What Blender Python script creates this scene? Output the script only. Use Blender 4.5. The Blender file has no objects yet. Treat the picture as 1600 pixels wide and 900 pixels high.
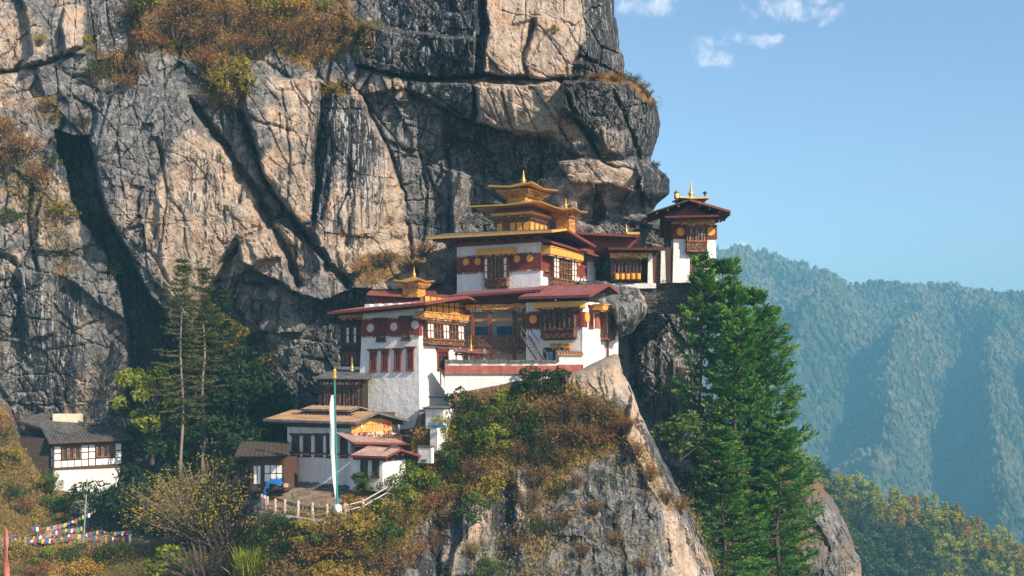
import bpy, bmesh, math, random
import numpy as np
from math import radians as rad, sin, cos, pi, sqrt

# ------------------------------------------------------------------ camera, sky, sun, exposure
F, HOR = 1800.0, 590.0          # focal length and eye level, in photo pixels (1600 wide)
SUN_AZ, SUN_EL = 130.0, 34.0    # azimuth clockwise from +Y, elevation
sc = bpy.context.scene
col = sc.collection
cam_d = bpy.data.cameras.new('camera'); cam = bpy.data.objects.new('camera', cam_d); col.objects.link(cam)
cam.location = (0, 0, 0); cam.rotation_euler = (rad(90), 0, 0)
cam_d.sensor_width = 36; cam_d.lens = 36 * F / 1600; cam_d.shift_y = (HOR - 450) / 1600
cam_d.clip_start = .5; cam_d.clip_end = 12000
sc.camera = cam

w = bpy.data.worlds.new('World'); sc.world = w; w.use_nodes = True
nt = w.node_tree; nt.nodes.clear()
N, L = nt.nodes.new, nt.links.new
out = N('ShaderNodeOutputWorld'); bg = N('ShaderNodeBackground'); sky = N('ShaderNodeTexSky')
sky.sky_type = 'NISHITA'; sky.sun_disc = False
sky.sun_elevation = rad(SUN_EL); sky.sun_rotation = rad(SUN_AZ)
sky.altitude = 2600; sky.air_density = 1.15; sky.dust_density = 6.0; sky.ozone_density = 1.6
bg.inputs['Strength'].default_value = .125
tc = N('ShaderNodeTexCoord')
def cloud_blob(px, py, rx, ry):
    """soft ellipse round one direction of the sky (in tangent-plane units), real small cumulus puffs"""
    sep = N('ShaderNodeSeparateXYZ'); L(tc.outputs['Generated'], sep.inputs[0])
    dx = N('ShaderNodeMath'); dx.operation = 'DIVIDE'; L(sep.outputs[0], dx.inputs[0]); L(sep.outputs[1], dx.inputs[1])
    dz = N('ShaderNodeMath'); dz.operation = 'DIVIDE'; L(sep.outputs[2], dz.inputs[0]); L(sep.outputs[1], dz.inputs[1])
    res = []
    for v, c, r in ((dx, (px - 800) / F, rx / F), (dz, (HOR - py) / F, ry / F)):
        a = N('ShaderNodeMath'); a.operation = 'SUBTRACT'; L(v.outputs[0], a.inputs[0]); a.inputs[1].default_value = c
        b = N('ShaderNodeMath'); b.operation = 'DIVIDE'; L(a.outputs[0], b.inputs[0]); b.inputs[1].default_value = r
        s = N('ShaderNodeMath'); s.operation = 'POWER'; L(b.outputs[0], s.inputs[0]); s.inputs[1].default_value = 2
        res.append(s)
    add = N('ShaderNodeMath'); add.operation = 'ADD'; L(res[0].outputs[0], add.inputs[0]); L(res[1].outputs[0], add.inputs[1])
    sub = N('ShaderNodeMath'); sub.operation = 'SUBTRACT'; sub.inputs[0].default_value = 1; L(add.outputs[0], sub.inputs[1]); sub.use_clamp = True
    front = N('ShaderNodeMath'); front.operation = 'GREATER_THAN'; L(sep.outputs[1], front.inputs[0]); front.inputs[1].default_value = .05
    m = N('ShaderNodeMath'); m.operation = 'MULTIPLY'; L(sub.outputs[0], m.inputs[0]); L(front.outputs[0], m.inputs[1])
    return m
blobs = [cloud_blob(*b) for b in ((1122, 80, 62, 42), (1170, 62, 60, 20), (1215, 2, 130, 38), (1270, 20, 60, 24), (1010, 4, 95, 34), (1155, 386, 42, 14), (1400, -40, 160, 40))]
tot = blobs[0]
for b in blobs[1:]:
    mx = N('ShaderNodeMath'); mx.operation = 'MAXIMUM'; L(tot.outputs[0], mx.inputs[0]); L(b.outputs[0], mx.inputs[1]); tot = mx
nz = N('ShaderNodeTexNoise'); nz.inputs['Scale'].default_value = 34; nz.inputs['Detail'].default_value = 8; nz.inputs['Roughness'].default_value = .6; nz.inputs['Distortion'].default_value = .4
L(tc.outputs['Generated'], nz.inputs['Vector'])
cm = N('ShaderNodeMath'); cm.operation = 'MULTIPLY_ADD'; L(nz.outputs['Fac'], cm.inputs[0]); cm.inputs[1].default_value = 4.2; cm.inputs[2].default_value = -2.55
ca = N('ShaderNodeMath'); ca.operation = 'ADD'; L(cm.outputs[0], ca.inputs[0]); L(tot.outputs[0], ca.inputs[1])
cr = N('ShaderNodeMapRange'); cr.interpolation_type = 'SMOOTHSTEP'; L(ca.outputs[0], cr.inputs['Value'])
cr.inputs['From Min'].default_value = .05; cr.inputs['From Max'].default_value = 1.5
ct = N('ShaderNodeMath'); ct.operation = 'MULTIPLY'; L(cr.outputs[0], ct.inputs[0])
has = N('ShaderNodeMath'); has.operation = 'GREATER_THAN'; L(tot.outputs[0], has.inputs[0]); has.inputs[1].default_value = .001; L(has.outputs[0], ct.inputs[1])
ct2 = N('ShaderNodeMath'); ct2.operation = 'MULTIPLY'; L(ct.outputs[0], ct2.inputs[0]); ct2.inputs[1].default_value = .8
mixc = N('ShaderNodeMixRGB'); L(ct2.outputs[0], mixc.inputs[0]); L(sky.outputs[0], mixc.inputs[1]); mixc.inputs[2].default_value = (7.6, 7.1, 7.2, 1)
L(mixc.outputs[0], bg.inputs['Color']); L(bg.outputs[0], out.inputs['Surface'])

sun_d = bpy.data.lights.new('sun', 'SUN'); sun = bpy.data.objects.new('sun', sun_d); col.objects.link(sun)
sun_d.energy = 5.0; sun_d.angle = rad(.55); sun_d.color = (1, .85, .66)
sdir = (sin(rad(SUN_AZ)) * cos(rad(SUN_EL)), cos(rad(SUN_AZ)) * cos(rad(SUN_EL)), sin(rad(SUN_EL)))
from mathutils import Vector
sun.rotation_euler = Vector(sdir).to_track_quat('Z', 'Y').to_euler()
sun.location = Vector(sdir) * 400
vs = sc.view_settings
vs.view_transform = 'Standard'; vs.look = 'None'; vs.exposure = .8; vs.gamma = 1; vs.use_curve_mapping = False
sc.render.engine = 'CYCLES'
cy = sc.cycles
cy.max_bounces = 6; cy.diffuse_bounces = 3; cy.glossy_bounces = 2; cy.transmission_bounces = 2; cy.transparent_max_bounces = 4
cy.volume_bounces = 0; cy.use_denoising = True; cy.volume_step_rate = 1.0; cy.caustics_reflective = False; cy.caustics_refractive = False
RNG = np.random.default_rng(7)
random.seed(11)

# ------------------------------------------------------------------ helpers
def P(px, py, Y):
    """the world point at depth Y on the sight line of photo pixel (px, py)"""
    return ((px - 800) / F * Y, Y, (HOR - py) / F * Y)
def tag(o, label=None, cat=None, group=None, kind=None):
    if label: o['label'] = label
    if cat: o['category'] = cat
    if group: o['group'] = group
    if kind: o['kind'] = kind
    return o
def empty(name, loc, label=None, cat=None, group=None):
    o = bpy.data.objects.new(name, None); col.objects.link(o); o.location = loc; o.empty_display_size = .3
    return tag(o, label, cat, group)
def wloc(o):
    v = Vector((0, 0, 0))
    while o is not None:
        v = v + o.location; o = o.parent
    return v
def link_mesh(name, me, parent=None, loc=None):
    o = bpy.data.objects.new(name, me); col.objects.link(o)
    if parent is not None: o.parent = parent
    if loc is not None: o.location = loc
    return o
def np_mesh(name, V, Q, mats, attrs=None, smooth=False, mi=None):
    """V (n,3), Q (m,k) faces of equal size; point attributes as float arrays"""
    me = bpy.data.meshes.new(name)
    V = np.asarray(V, np.float32); Q = np.asarray(Q, np.int32)
    m, k = Q.shape
    me.vertices.add(len(V)); me.vertices.foreach_set('co', V.ravel())
    me.loops.add(m * k); me.loops.foreach_set('vertex_index', Q.ravel())
    me.polygons.add(m); me.polygons.foreach_set('loop_start', np.arange(0, m * k, k, dtype=np.int32))
    if mi is not None: me.polygons.foreach_set('material_index', np.asarray(mi, np.int32))
    me.polygons.foreach_set('use_smooth', np.full(m, smooth, bool))
    for an, av in (attrs or {}).items():
        a = me.attributes.new(an, 'FLOAT', 'POINT'); a.data.foreach_set('value', np.asarray(av, np.float32))
    for mt in (mats if isinstance(mats, (list, tuple)) else [mats]): me.materials.append(mt)
    me.update(calc_edges=True); me.validate()
    return me

class MB:
    """collects boxes, prisms and tubes in world space, then links them as ONE mesh object"""
    def __init__(s): s.v = []; s.f = []; s.m = []
    def quadbox(s, p, mi=0):
        b = len(s.v); s.v += [tuple(map(float, q)) for q in p]
        a, c, d = np.array(p[1]) - p[0], np.array(p[3]) - p[0], np.array(p[4]) - p[0]
        fs = [(0, 3, 2, 1), (4, 5, 6, 7), (0, 1, 5, 4), (1, 2, 6, 5), (2, 3, 7, 6), (3, 0, 4, 7)]
        if np.dot(np.cross(a, c), d) < 0: fs = [f[::-1] for f in fs]
        s.f += [tuple(b + i for i in f) for f in fs]; s.m += [mi] * 6
        return s
    def fbox(s, fc, s0, s1, z0, z1, d0, d1, mi=0):
        return s.quadbox([fc.at(s0, z0, d0), fc.at(s1, z0, d0), fc.at(s1, z0, d1), fc.at(s0, z0, d1),
                          fc.at(s0, z1, d0), fc.at(s1, z1, d0), fc.at(s1, z1, d1), fc.at(s0, z1, d1)], mi)
    def box(s, c, h, rz=0, mi=0):
        cx, cy_, cz = c; hx, hy, hz = h; C, S = cos(rz), sin(rz)
        q = [(cx + x * C - y * S, cy_ + x * S + y * C, cz + z) for z in (-hz, hz) for x, y in ((-hx, -hy), (hx, -hy), (hx, hy), (-hx, hy))]
        return s.quadbox(q, mi)
    def slab(s, c4, th, mi=0):
        c4 = [np.array(c, float) for c in c4]
        return s.quadbox([c - (0, 0, th) for c in c4] + c4, mi)
    def tube(s, pts, r, n=6, mi=0, r1=None):
        pts = [np.array(p, float) for p in pts]; b = len(s.v); k = len(pts)
        for i, p in enumerate(pts):
            t = pts[min(i + 1, k - 1)] - pts[max(i - 1, 0)]; t = t / (np.linalg.norm(t) + 1e-9)
            a = np.cross(t, (0, 0, 1) if abs(t[2]) < .9 else (1, 0, 0)); a /= np.linalg.norm(a); c = np.cross(t, a)
            rr = r if r1 is None else r + (r1 - r) * i / (k - 1)
            for j in range(n):
                an = 2 * pi * j / n; s.v.append(tuple(p + rr * (cos(an) * a + sin(an) * c)))
        for i in range(k - 1):
            for j in range(n):
                j2 = (j + 1) % n
                s.f.append((b + i * n + j, b + i * n + j2, b + (i + 1) * n + j2, b + (i + 1) * n + j)); s.m.append(mi)
        s.f.append(tuple(b + j for j in range(n))[::-1]); s.m.append(mi)
        s.f.append(tuple(b + (k - 1) * n + j for j in range(n))); s.m.append(mi)
        return s
    def lathe(s, c, prof, n=12, mi=0):
        """prof: list of (radius, z) from the bottom up, round the vertical through c"""
        b = len(s.v); c = np.array(c, float)
        for r, z in prof:
            for j in range(n):
                a = 2 * pi * j / n; s.v.append((c[0] + r * cos(a), c[1] + r * sin(a), c[2] + z))
        for i in range(len(prof) - 1):
            for j in range(n):
                j2 = (j + 1) % n
                s.f.append((b + i * n + j, b + i * n + j2, b + (i + 1) * n + j2, b + (i + 1) * n + j)); s.m.append(mi)
        s.f.append(tuple(b + j for j in range(n))[::-1]); s.m.append(mi)
        s.f.append(tuple(b + (len(prof) - 1) * n + j for j in range(n))); s.m.append(mi)
        return s
    def disc(s, fc, sc_, zc, r, d0, d1, n=18, mi=0):
        b = len(s.v)
        for d in (d0, d1):
            for j in range(n):
                a = 2 * pi * j / n; s.v.append(tuple(fc.at(sc_ + r * cos(a), zc + r * sin(a), d)))
        s.f.append(tuple(range(b, b + n))[::-1]); s.f.append(tuple(range(b + n, b + 2 * n))); s.m += [mi, mi]
        for j in range(n):
            j2 = (j + 1) % n; s.f.append((b + j, b + j2, b + n + j2, b + n + j)); s.m.append(mi)
        return s
    def ring(s, pts_list, mi=0, cap=True):
        """loft between equal-length closed loops of points"""
        b = len(s.v); n = len(pts_list[0])
        for lp in pts_list: s.v += [tuple(map(float, q)) for q in lp]
        for i in range(len(pts_list) - 1):
            for j in range(n):
                j2 = (j + 1) % n
                s.f.append((b + i * n + j, b + i * n + j2, b + (i + 1) * n + j2, b + (i + 1) * n + j)); s.m.append(mi)
        if cap:
            s.f.append(tuple(b + j for j in range(n))[::-1]); s.m.append(mi)
            e = b + (len(pts_list) - 1) * n; s.f.append(tuple(e + j for j in range(n))); s.m.append(mi)
        return s
    def build(s, name, mats, parent=None, smooth=False, fix=True):
        me = bpy.data.meshes.new(name)
        off = wloc(parent) if parent is not None else Vector((0, 0, 0))
        if parent is None:
            A = np.array(s.v); off = Vector((float(A[:, 0].mean()), float(A[:, 1].mean()), float(A[:, 2].min())))
        me.from_pydata([(x - off.x, y - off.y, z - off.z) for x, y, z in s.v], [], s.f)
        for m in (mats if isinstance(mats, (list, tuple)) else [mats]): me.materials.append(m)
        me.polygons.foreach_set('material_index', s.m)
        if fix:
            bm = bmesh.new(); bm.from_mesh(me); bmesh.ops.recalc_face_normals(bm, faces=bm.faces); bm.to_mesh(me); bm.free()
        if smooth: me.polygons.foreach_set('use_smooth', [True] * len(me.polygons))
        me.update()
        return link_mesh(name, me, parent, None if parent is not None else off)

# ------------------------------------------------------------------ noise (numpy)
def _h(ix, iy, seed):
    with np.errstate(over='ignore'):
        n = (ix.astype(np.int64) * 374761393 + iy.astype(np.int64) * 668265263 + seed * 974711) & 0x7fffffff
        n = ((n ^ (n >> 13)) * 1274126177) & 0x7fffffff
        n = ((n ^ (n >> 16)) * 1911520717) & 0x7fffffff
    return ((n ^ (n >> 15)) & 0xffff) / 65535.0
def vnoise(x, y, seed=0):
    ix, iy = np.floor(x), np.floor(y); fx, fy = x - ix, y - iy
    fx = fx * fx * fx * (fx * (fx * 6 - 15) + 10); fy = fy * fy * fy * (fy * (fy * 6 - 15) + 10)
    a, b, c, d = _h(ix, iy, seed), _h(ix + 1, iy, seed), _h(ix, iy + 1, seed), _h(ix + 1, iy + 1, seed)
    return (a + (b - a) * fx) * (1 - fy) + (c + (d - c) * fx) * fy - .5
def fbm(x, y, seed=0, o=5, g=.5):
    t = np.zeros_like(x, dtype=float); a = 1.
    for i in range(o):
        t += a * vnoise(x * 2 ** i + 17.3 * i, y * 2 ** i - 9.1 * i, seed + i); a *= g
    return t
def ridged(x, y, seed=0, o=5):
    t = np.zeros_like(x, dtype=float); a = 1.
    for i in range(o):
        t += a * (1 - 4 * np.abs(vnoise(x * 2 ** i + 5.3 * i, y * 2 ** i + 3.1 * i, seed + i))); a *= .5
    return t
def facets(x, y, seed=0, slope=.5, step=.25):
    """broken rock: every Voronoi cell is its own tilted plane; returns (height, distance to the cell edge)"""
    ix, iy = np.floor(x), np.floor(y)
    d1 = np.full(x.shape, 9.); d2 = np.full(x.shape, 9.); h = np.zeros(x.shape)
    for ox in (-1, 0, 1):
        for oy in (-1, 0, 1):
            cx, cy_ = ix + ox, iy + oy
            jx, jy = cx + .1 + .8 * _h(cx, cy_, seed), cy_ + .1 + .8 * _h(cx, cy_, seed + 1)
            d = np.hypot(x - jx, y - jy)
            hh = slope * ((_h(cx, cy_, seed + 2) - .5) * 2 * (x - jx) + (_h(cx, cy_, seed + 3) - .5) * 2 * (y - jy)) + step * (_h(cx, cy_, seed + 4) - .5) * 2
            m = d < d1
            d2 = np.where(m, d1, np.minimum(d2, d)); h = np.where(m, hh, h); d1 = np.where(m, d, d1)
    return h, d2 - d1
def sstep(e0, e1, x):
    t = np.clip((x - e0) / (e1 - e0), 0, 1); return t * t * (3 - 2 * t)
def poly_sd(px, py, poly):
    """signed distance to a polygon (negative inside)"""
    poly = np.array(poly, float); d = np.full(px.shape, 1e9); ins = np.zeros(px.shape, bool); n = len(poly)
    for i in range(n):
        a, b = poly[i], poly[(i + 1) % n]; e = b - a
        wx, wy = px - a[0], py - a[1]
        t = np.clip((wx * e[0] + wy * e[1]) / (e @ e + 1e-9), 0, 1)
        d = np.minimum(d, np.hypot(wx - t * e[0], wy - t * e[1]))
        c = (a[1] > py) != (b[1] > py)
        with np.errstate(divide='ignore', invalid='ignore'):
            xs = a[0] + (py - a[1]) / (e[1] if e[1] else 1e-9) * e[0]
        ins ^= c & (px < xs)
    return np.where(ins, -d, d)
def line_d(px, py, pts):
    d = np.full(px.shape, 1e9)
    for a, b in zip(pts[:-1], pts[1:]):
        a, b = np.array(a, float), np.array(b, float); e = b - a
        t = np.clip(((px - a[0]) * e[0] + (py - a[1]) * e[1]) / (e @ e), 0, 1)
        d = np.minimum(d, np.hypot(px - a[0] - t * e[0], py - a[1] - t * e[1]))
    return d
class Spline2:
    """thin-plate surface through scattered (px, py, value)"""
    def __init__(s, pts, reg=.02):
        p = np.array(pts, float); s.c = p[:, :2] / 100; n = len(p)
        K = s._k(s.c) + reg * np.eye(n); A = np.zeros((n + 3, n + 3)); A[:n, :n] = K
        A[:n, n] = 1; A[:n, n + 1:] = s.c; A[n, :n] = 1; A[n + 1:, :n] = s.c.T
        s.w = np.linalg.solve(A, np.r_[p[:, 2], 0, 0, 0])
    def _k(s, q):
        r2 = ((q[:, None, :] - s.c[None]) ** 2).sum(-1); return .5 * r2 * np.log(r2 + 1e-9)
    def __call__(s, px, py):
        q = np.stack([px.ravel(), py.ravel()], 1) / 100; o = np.empty(len(q)); n = len(s.c)
        for i in range(0, len(q), 20000):
            k = q[i:i + 20000]; o[i:i + 20000] = s._k(k) @ s.w[:n] + s.w[n] + k @ s.w[n + 1:]
        return o.reshape(px.shape)
# ------------------------------------------------------------------ materials
class NT:
    def __init__(s, name):
        s.m = bpy.data.materials.new(name); s.m.use_nodes = True; s.t = s.m.node_tree
        s.b = s.t.nodes['Principled BSDF']; s.tc = None
    def n(s, ty, **k):
        o = s.t.nodes.new(ty)
        for a, v in k.items(): setattr(o, a, v)
        return o
    def l(s, a, b): s.t.links.new(a, b)
    def coord(s):
        if s.tc is None: s.tc = s.n('ShaderNodeTexCoord')
        return s.tc.outputs['Object']
    def geo(s): return s.n('ShaderNodeNewGeometry').outputs['Position']
    def mapped(s, scale, src=None):
        m = s.n('ShaderNodeMapping'); m.inputs['Scale'].default_value = scale; s.l(src or s.coord(), m.inputs['Vector']); return m.outputs[0]
    def noise(s, scale, detail=4, rough=.55, vec=None, dist=0):
        n = s.n('ShaderNodeTexNoise'); n.inputs['Scale'].default_value = scale; n.inputs['Detail'].default_value = detail
        n.inputs['Roughness'].default_value = rough; n.inputs['Distortion'].default_value = dist
        s.l(vec or s.coord(), n.inputs['Vector']); return n.outputs['Fac']
    def ramp(s, fac, stops):
        r = s.n('ShaderNodeValToRGB'); e = r.color_ramp.elements
        while len(e) < len(stops): e.new(.5)
        for i, (p, c) in enumerate(stops):
            e[i].position = p; e[i].color = (c[0], c[1], c[2], 1) if isinstance(c, (tuple, list)) else (c, c, c, 1)
        s.l(fac, r.inputs[0]); return r.outputs[0]
    def mix(s, f, a, b, mode='MIX'):
        m = s.n('ShaderNodeMixRGB', blend_type=mode)
        for sk, v in zip(m.inputs, (f, a, b)):
            if isinstance(v, (int, float)): sk.default_value = v if sk.type == 'VALUE' else (v, v, v, 1)
            elif isinstance(v, (tuple, list)): sk.default_value = (v[0], v[1], v[2], 1)
            else: s.l(v, sk)
        return m.outputs[0]
    def math(s, op, a, b=0., clamp=False, c=None):
        m = s.n('ShaderNodeMath', operation=op, use_clamp=clamp)
        for sk, v in zip(m.inputs, (a, b) if c is None else (a, b, c)):
            if isinstance(v, (int, float)): sk.default_value = v
            else: s.l(v, sk)
        return m.outputs[0]
    def attr(s, name): return s.n('ShaderNodeAttribute', attribute_name=name).outputs['Fac']
    def mrange(s, v, a, b, c=0., d=1.):
        m = s.n('ShaderNodeMapRange'); s.l(v, m.inputs['Value'])
        for k, x in zip(('From Min', 'From Max', 'To Min', 'To Max'), (a, b, c, d)): m.inputs[k].default_value = x
        return m.outputs[0]
    def bump(s, h, dist=.1, strength=1., prev=None):
        b = s.n('ShaderNodeBump'); b.inputs['Distance'].default_value = dist; b.inputs['Strength'].default_value = strength
        s.l(h, b.inputs['Height'])
        if prev is not None: s.l(prev, b.inputs['Normal'])
        return b.outputs[0]
    def done(s, colr, rough=.85, normal=None, metal=0., spec=.3):
        if isinstance(colr, (tuple, list)): s.b.inputs['Base Color'].default_value = (*colr[:3], 1)
        else: s.l(colr, s.b.inputs['Base Color'])
        if isinstance(rough, (int, float)): s.b.inputs['Roughness'].default_value = rough
        else: s.l(rough, s.b.inputs['Roughness'])
        s.b.inputs['Metallic'].default_value = metal; s.b.inputs['Specular IOR Level'].default_value = spec
        if normal is not None: s.l(normal, s.b.inputs['Normal'])
        return s.m

def rock_mat(name, bump=1.0):
    t = NT(name); pos = t.geo()
    tan, dark, moss, stk = t.attr('tan'), t.attr('dark'), t.attr('moss'), t.attr('streak')
    warp = t.noise(.12, 3, .5, pos)
    big = t.noise(.16, 6, .62, pos, .6)
    mid = t.noise(.85, 7, .68, pos, .4)
    fine = t.noise(4.5, 6, .7, pos)
    stv = t.mapped((.95, .95, .055), pos)
    st = t.noise(1.0, 6, .62, stv, .9)
    st2 = t.noise(2.1, 5, .6, t.mapped((1, 1, .045), pos), 1.2)
    st3 = t.noise(3.4, 4, .6, t.mapped((1, 1, .05), pos), .8)
    grey = t.ramp(t.math('ADD', t.math('MULTIPLY', mid, .6), t.math('MULTIPLY', fine, .4)), [(.34, (.025, .027, .031)), (.47, (.13, .128, .128)), (.56, (.23, .22, .215)), (.66, (.42, .40, .385))])
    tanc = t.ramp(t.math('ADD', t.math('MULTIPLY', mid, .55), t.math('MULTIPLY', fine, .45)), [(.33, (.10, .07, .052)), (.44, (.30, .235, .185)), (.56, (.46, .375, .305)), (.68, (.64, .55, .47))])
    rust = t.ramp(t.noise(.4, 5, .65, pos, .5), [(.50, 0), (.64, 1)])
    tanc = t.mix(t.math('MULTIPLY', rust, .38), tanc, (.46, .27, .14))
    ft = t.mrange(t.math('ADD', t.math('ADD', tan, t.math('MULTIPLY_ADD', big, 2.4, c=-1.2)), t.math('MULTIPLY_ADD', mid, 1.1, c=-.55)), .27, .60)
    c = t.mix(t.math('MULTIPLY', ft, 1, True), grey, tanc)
    fd = t.mrange(t.math('ADD', t.math('ADD', dark, t.math('ADD', t.math('MULTIPLY_ADD', st, 2.4, c=-1.2), t.math('MULTIPLY_ADD', st3, 1.5, c=-.75))), t.math('MULTIPLY_ADD', mid, .9, c=-.45)), .42, .60)
    blk = t.ramp(fine, [(.38, (.010, .012, .015)), (.64, (.05, .053, .06))])
    c = t.mix(t.math('MULTIPLY', fd, .93, True), c, blk)
    fs = t.math('MULTIPLY', t.mrange(t.math('ADD', st2, t.math('MULTIPLY_ADD', mid, .25, c=-.125)), .50, .545), stk, True)
    c = t.mix(t.math('MULTIPLY', fs, .92, True), c, blk)
    fw2 = t.math('MULTIPLY', t.mrange(st3, .56, .60), stk, True)
    c = t.mix(t.math('MULTIPLY', fw2, .75), c, (.55, .54, .55))
    # pale mineral streaks down the dark parts, stained and shade-painted alike
    fw = t.math('MULTIPLY', t.mrange(st2, .63, .68), t.mrange(t.math('ADD', dark, t.math('MULTIPLY', warp, .8)), .62, .95), True)
    c = t.mix(t.math('MULTIPLY', fw, .7), c, (.52, .52, .55))
    fm = t.mrange(t.math('ADD', moss, t.math('MULTIPLY_ADD', mid, 1.2, c=-.6)), .4, .7)
    mc = t.ramp(t.noise(2.2, 5, .6, pos), [(.3, (.05, .045, .018)), (.5, (.17, .095, .04)), (.7, (.27, .17, .06))])
    c = t.mix(t.math('MULTIPLY', fm, .95, True), c, mc)
    # joints
    v = t.n('ShaderNodeTexVoronoi', feature='DISTANCE_TO_EDGE'); v.inputs['Scale'].default_value = .33
    wv = t.n('ShaderNodeMixRGB'); wv.inputs[0].default_value = .22
    nzc = t.n('ShaderNodeTexNoise'); nzc.inputs['Scale'].default_value = .8; nzc.inputs['Detail'].default_value = 5; t.l(pos, nzc.inputs['Vector'])
    sc_ = t.n('ShaderNodeMixRGB', blend_type='LINEAR_LIGHT'); sc_.inputs[0].default_value = 1.6; t.l(t.mapped((1, .6, .55), pos), sc_.inputs[1]); t.l(nzc.outputs['Color'], sc_.inputs[2])
    t.l(sc_.outputs[0], v.inputs['Vector'])
    crack = t.mrange(v.outputs['Distance'], 0, .014)
    h = t.math('ADD', t.math('ADD', t.math('MULTIPLY', mid, .55), t.math('MULTIPLY', fine, .55)), t.math('MULTIPLY', crack, .07))
    h = t.math('ADD', h, t.math('MULTIPLY', st2, .25))
    nb = t.bump(h, .42 * bump, .9)
    return t.done(c, .92, nb, spec=.15)

def plain(name, c0, c1=None, scale=2., rough=.8, metal=0., spec=.3, bump=.0, dirt=None, streak=None, detail=5):
    """two-tone noise colour; dirt = (colour, threshold, softness, scale); streak = (colour, amount)"""
    t = NT(name); c1 = c1 or tuple(min(1, x * 1.35) for x in c0)
    n = t.noise(scale, detail, .6)
    c = t.ramp(n, [(.32, c0), (.68, c1)])
    if streak:
        s_ = t.noise(3., 5, .6, t.mapped((1, 1, .08)), .5)
        c = t.mix(t.math('MULTIPLY', t.mrange(s_, .52, .72), streak[1], True), c, streak[0])
    if dirt:
        d = t.noise(dirt[3], 7, .68)
        c = t.mix(t.mrange(d, dirt[1], dirt[1] + dirt[2]), c, dirt[0])
    nb = t.bump(t.noise(scale * 4, 5, .65), bump) if bump else None
    return t.done(c, rough, nb, metal, spec)

def whitewash(name, base=(.80, .78, .76), dirty=.5, red=0.):
    t = NT(name); pos = t.geo()
    n = t.noise(1.1, 6, .65, pos); f = t.noise(7, 5, .6, pos)
    c = t.ramp(n, [(.3, tuple(x * .86 for x in base)), (.62, base)])
    s_ = t.noise(2.2, 6, .62, t.mapped((1, 1, .07), pos), .6)
    c = t.mix(t.math('MULTIPLY', t.mrange(s_, .54, .74), dirty, True), c, (.40, .37, .34))
    p = t.noise(.55, 3, .5, pos)
    sp = t.math('MULTIPLY', t.mrange(t.noise(3.2, 8, .75, pos), .60, .66), t.mrange(p, .5, .62))
    c = t.mix(t.math('MULTIPLY', sp, .5 + red * .5, True), c, (.26, .17, .15) if red else (.33, .30, .27))
    return t.done(c, .9, t.bump(t.math('ADD', n, t.math('MULTIPLY', f, .3)), .12), spec=.2)

def pattern_mat(name, a, b, c, sc_=5., rough=.7):
    """painted woodwork: small rows of alternating colours"""
    t = NT(name)
    v = t.n('ShaderNodeTexVoronoi'); v.inputs['Scale'].default_value = sc_; t.l(t.mapped((1, 1, 1.3)), v.inputs['Vector'])
    r = t.n('ShaderNodeSeparateColor'); t.l(v.outputs['Color'], r.inputs[0])
    cc = t.ramp(r.outputs[0], [(.0, a), (.45, a), (.5, b), (.78, b), (.8, c)])
    n = t.noise(3, 4, .6)
    cc = t.mix(t.mrange(n, .4, .75, 0, .5), cc, tuple(x * .45 for x in a))
    return t.done(cc, rough, t.bump(v.outputs['Distance'], .05), spec=.3)

def leaf_mat(name, dark, lite, dry=None, transl=.3, objvar=.5):
    t = NT(name)
    a = t.attr('tint'); oi = t.n('ShaderNodeObjectInfo').outputs['Random']
    f = t.math('ADD', t.math('MULTIPLY', a, 1 - objvar * .5), t.math('MULTIPLY', oi, objvar * .5), True)
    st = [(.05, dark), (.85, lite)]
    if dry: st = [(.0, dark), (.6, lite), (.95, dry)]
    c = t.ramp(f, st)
    t.l(c, t.b.inputs['Base Color']); t.b.inputs['Roughness'].default_value = .75; t.b.inputs['Specular IOR Level'].default_value = .2
    tr = t.n('ShaderNodeBsdfTranslucent'); t.l(t.mix(1., c, (1., 1., .45), 'MULTIPLY'), tr.inputs[0])
    ms = t.n('ShaderNodeMixShader'); ms.inputs[0].default_value = transl
    t.l(t.b.outputs[0], ms.inputs[1]); t.l(tr.outputs[0], ms.inputs[2])
    t.l(ms.outputs[0], t.t.nodes['Material Output'].inputs['Surface'])
    return t.m

M = {}
M['rock'] = rock_mat('cliff_rock')
M['outcrop'] = rock_mat('outcrop_rock', .8)
M['white'] = whitewash('whitewash', (.78, .765, .755), .75)
M['white_worn'] = whitewash('worn_whitewash', (.74, .71, .68), .75, 1.)
M['white_plain'] = plain('white_paint', (.72, .70, .68), (.82, .80, .78), 3, .7)
M['maroon'] = plain('maroon_band', (.12, .022, .018), (.20, .045, .035), 2.5, .9, dirt=((.25, .14, .11), .62, .12, 3))
M['redwall'] = plain('faded_red_paint', (.26, .065, .045), (.38, .13, .10), 2., .9, dirt=((.5, .38, .32), .60, .14, 2.5), streak=((.08, .04, .03), .6))
M['ochre'] = plain('ochre_disc', (.62, .27, .035), (.78, .38, .06), 3, .6)
M['goldbeam'] = plain('golden_yellow_beam', (.54, .255, .045), (.72, .38, .085), 2.5, .55, dirt=((.35, .15, .04), .58, .2, 5))
M['gold'] = plain('gilded_metal', (.66, .36, .07), (.84, .51, .14), 4, .36, .75, .5, dirt=((.28, .14, .045), .56, .22, 4))
M['timber'] = plain('dark_timber', (.055, .026, .016), (.11, .055, .034), 4, .75)
M['shade_timber'] = plain('shade_dark_timber', (.018, .012, .010), (.045, .028, .02), 4, .8)  # near-black timber: shade of wing, pavilion and side shed put into the colour
M['redwood'] = plain('red_painted_timber', (.13, .028, .02), (.21, .06, .045), 4, .7)
M['carved'] = pattern_mat('carved_painted_timber', (.13, .055, .032), (.21, .095, .05), (.36, .19, .09), 7.)
M['carved_dark'] = pattern_mat('carved_dark_timber', (.075, .032, .022), (.125, .058, .034), (.22, .11, .05), 7.)
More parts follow.
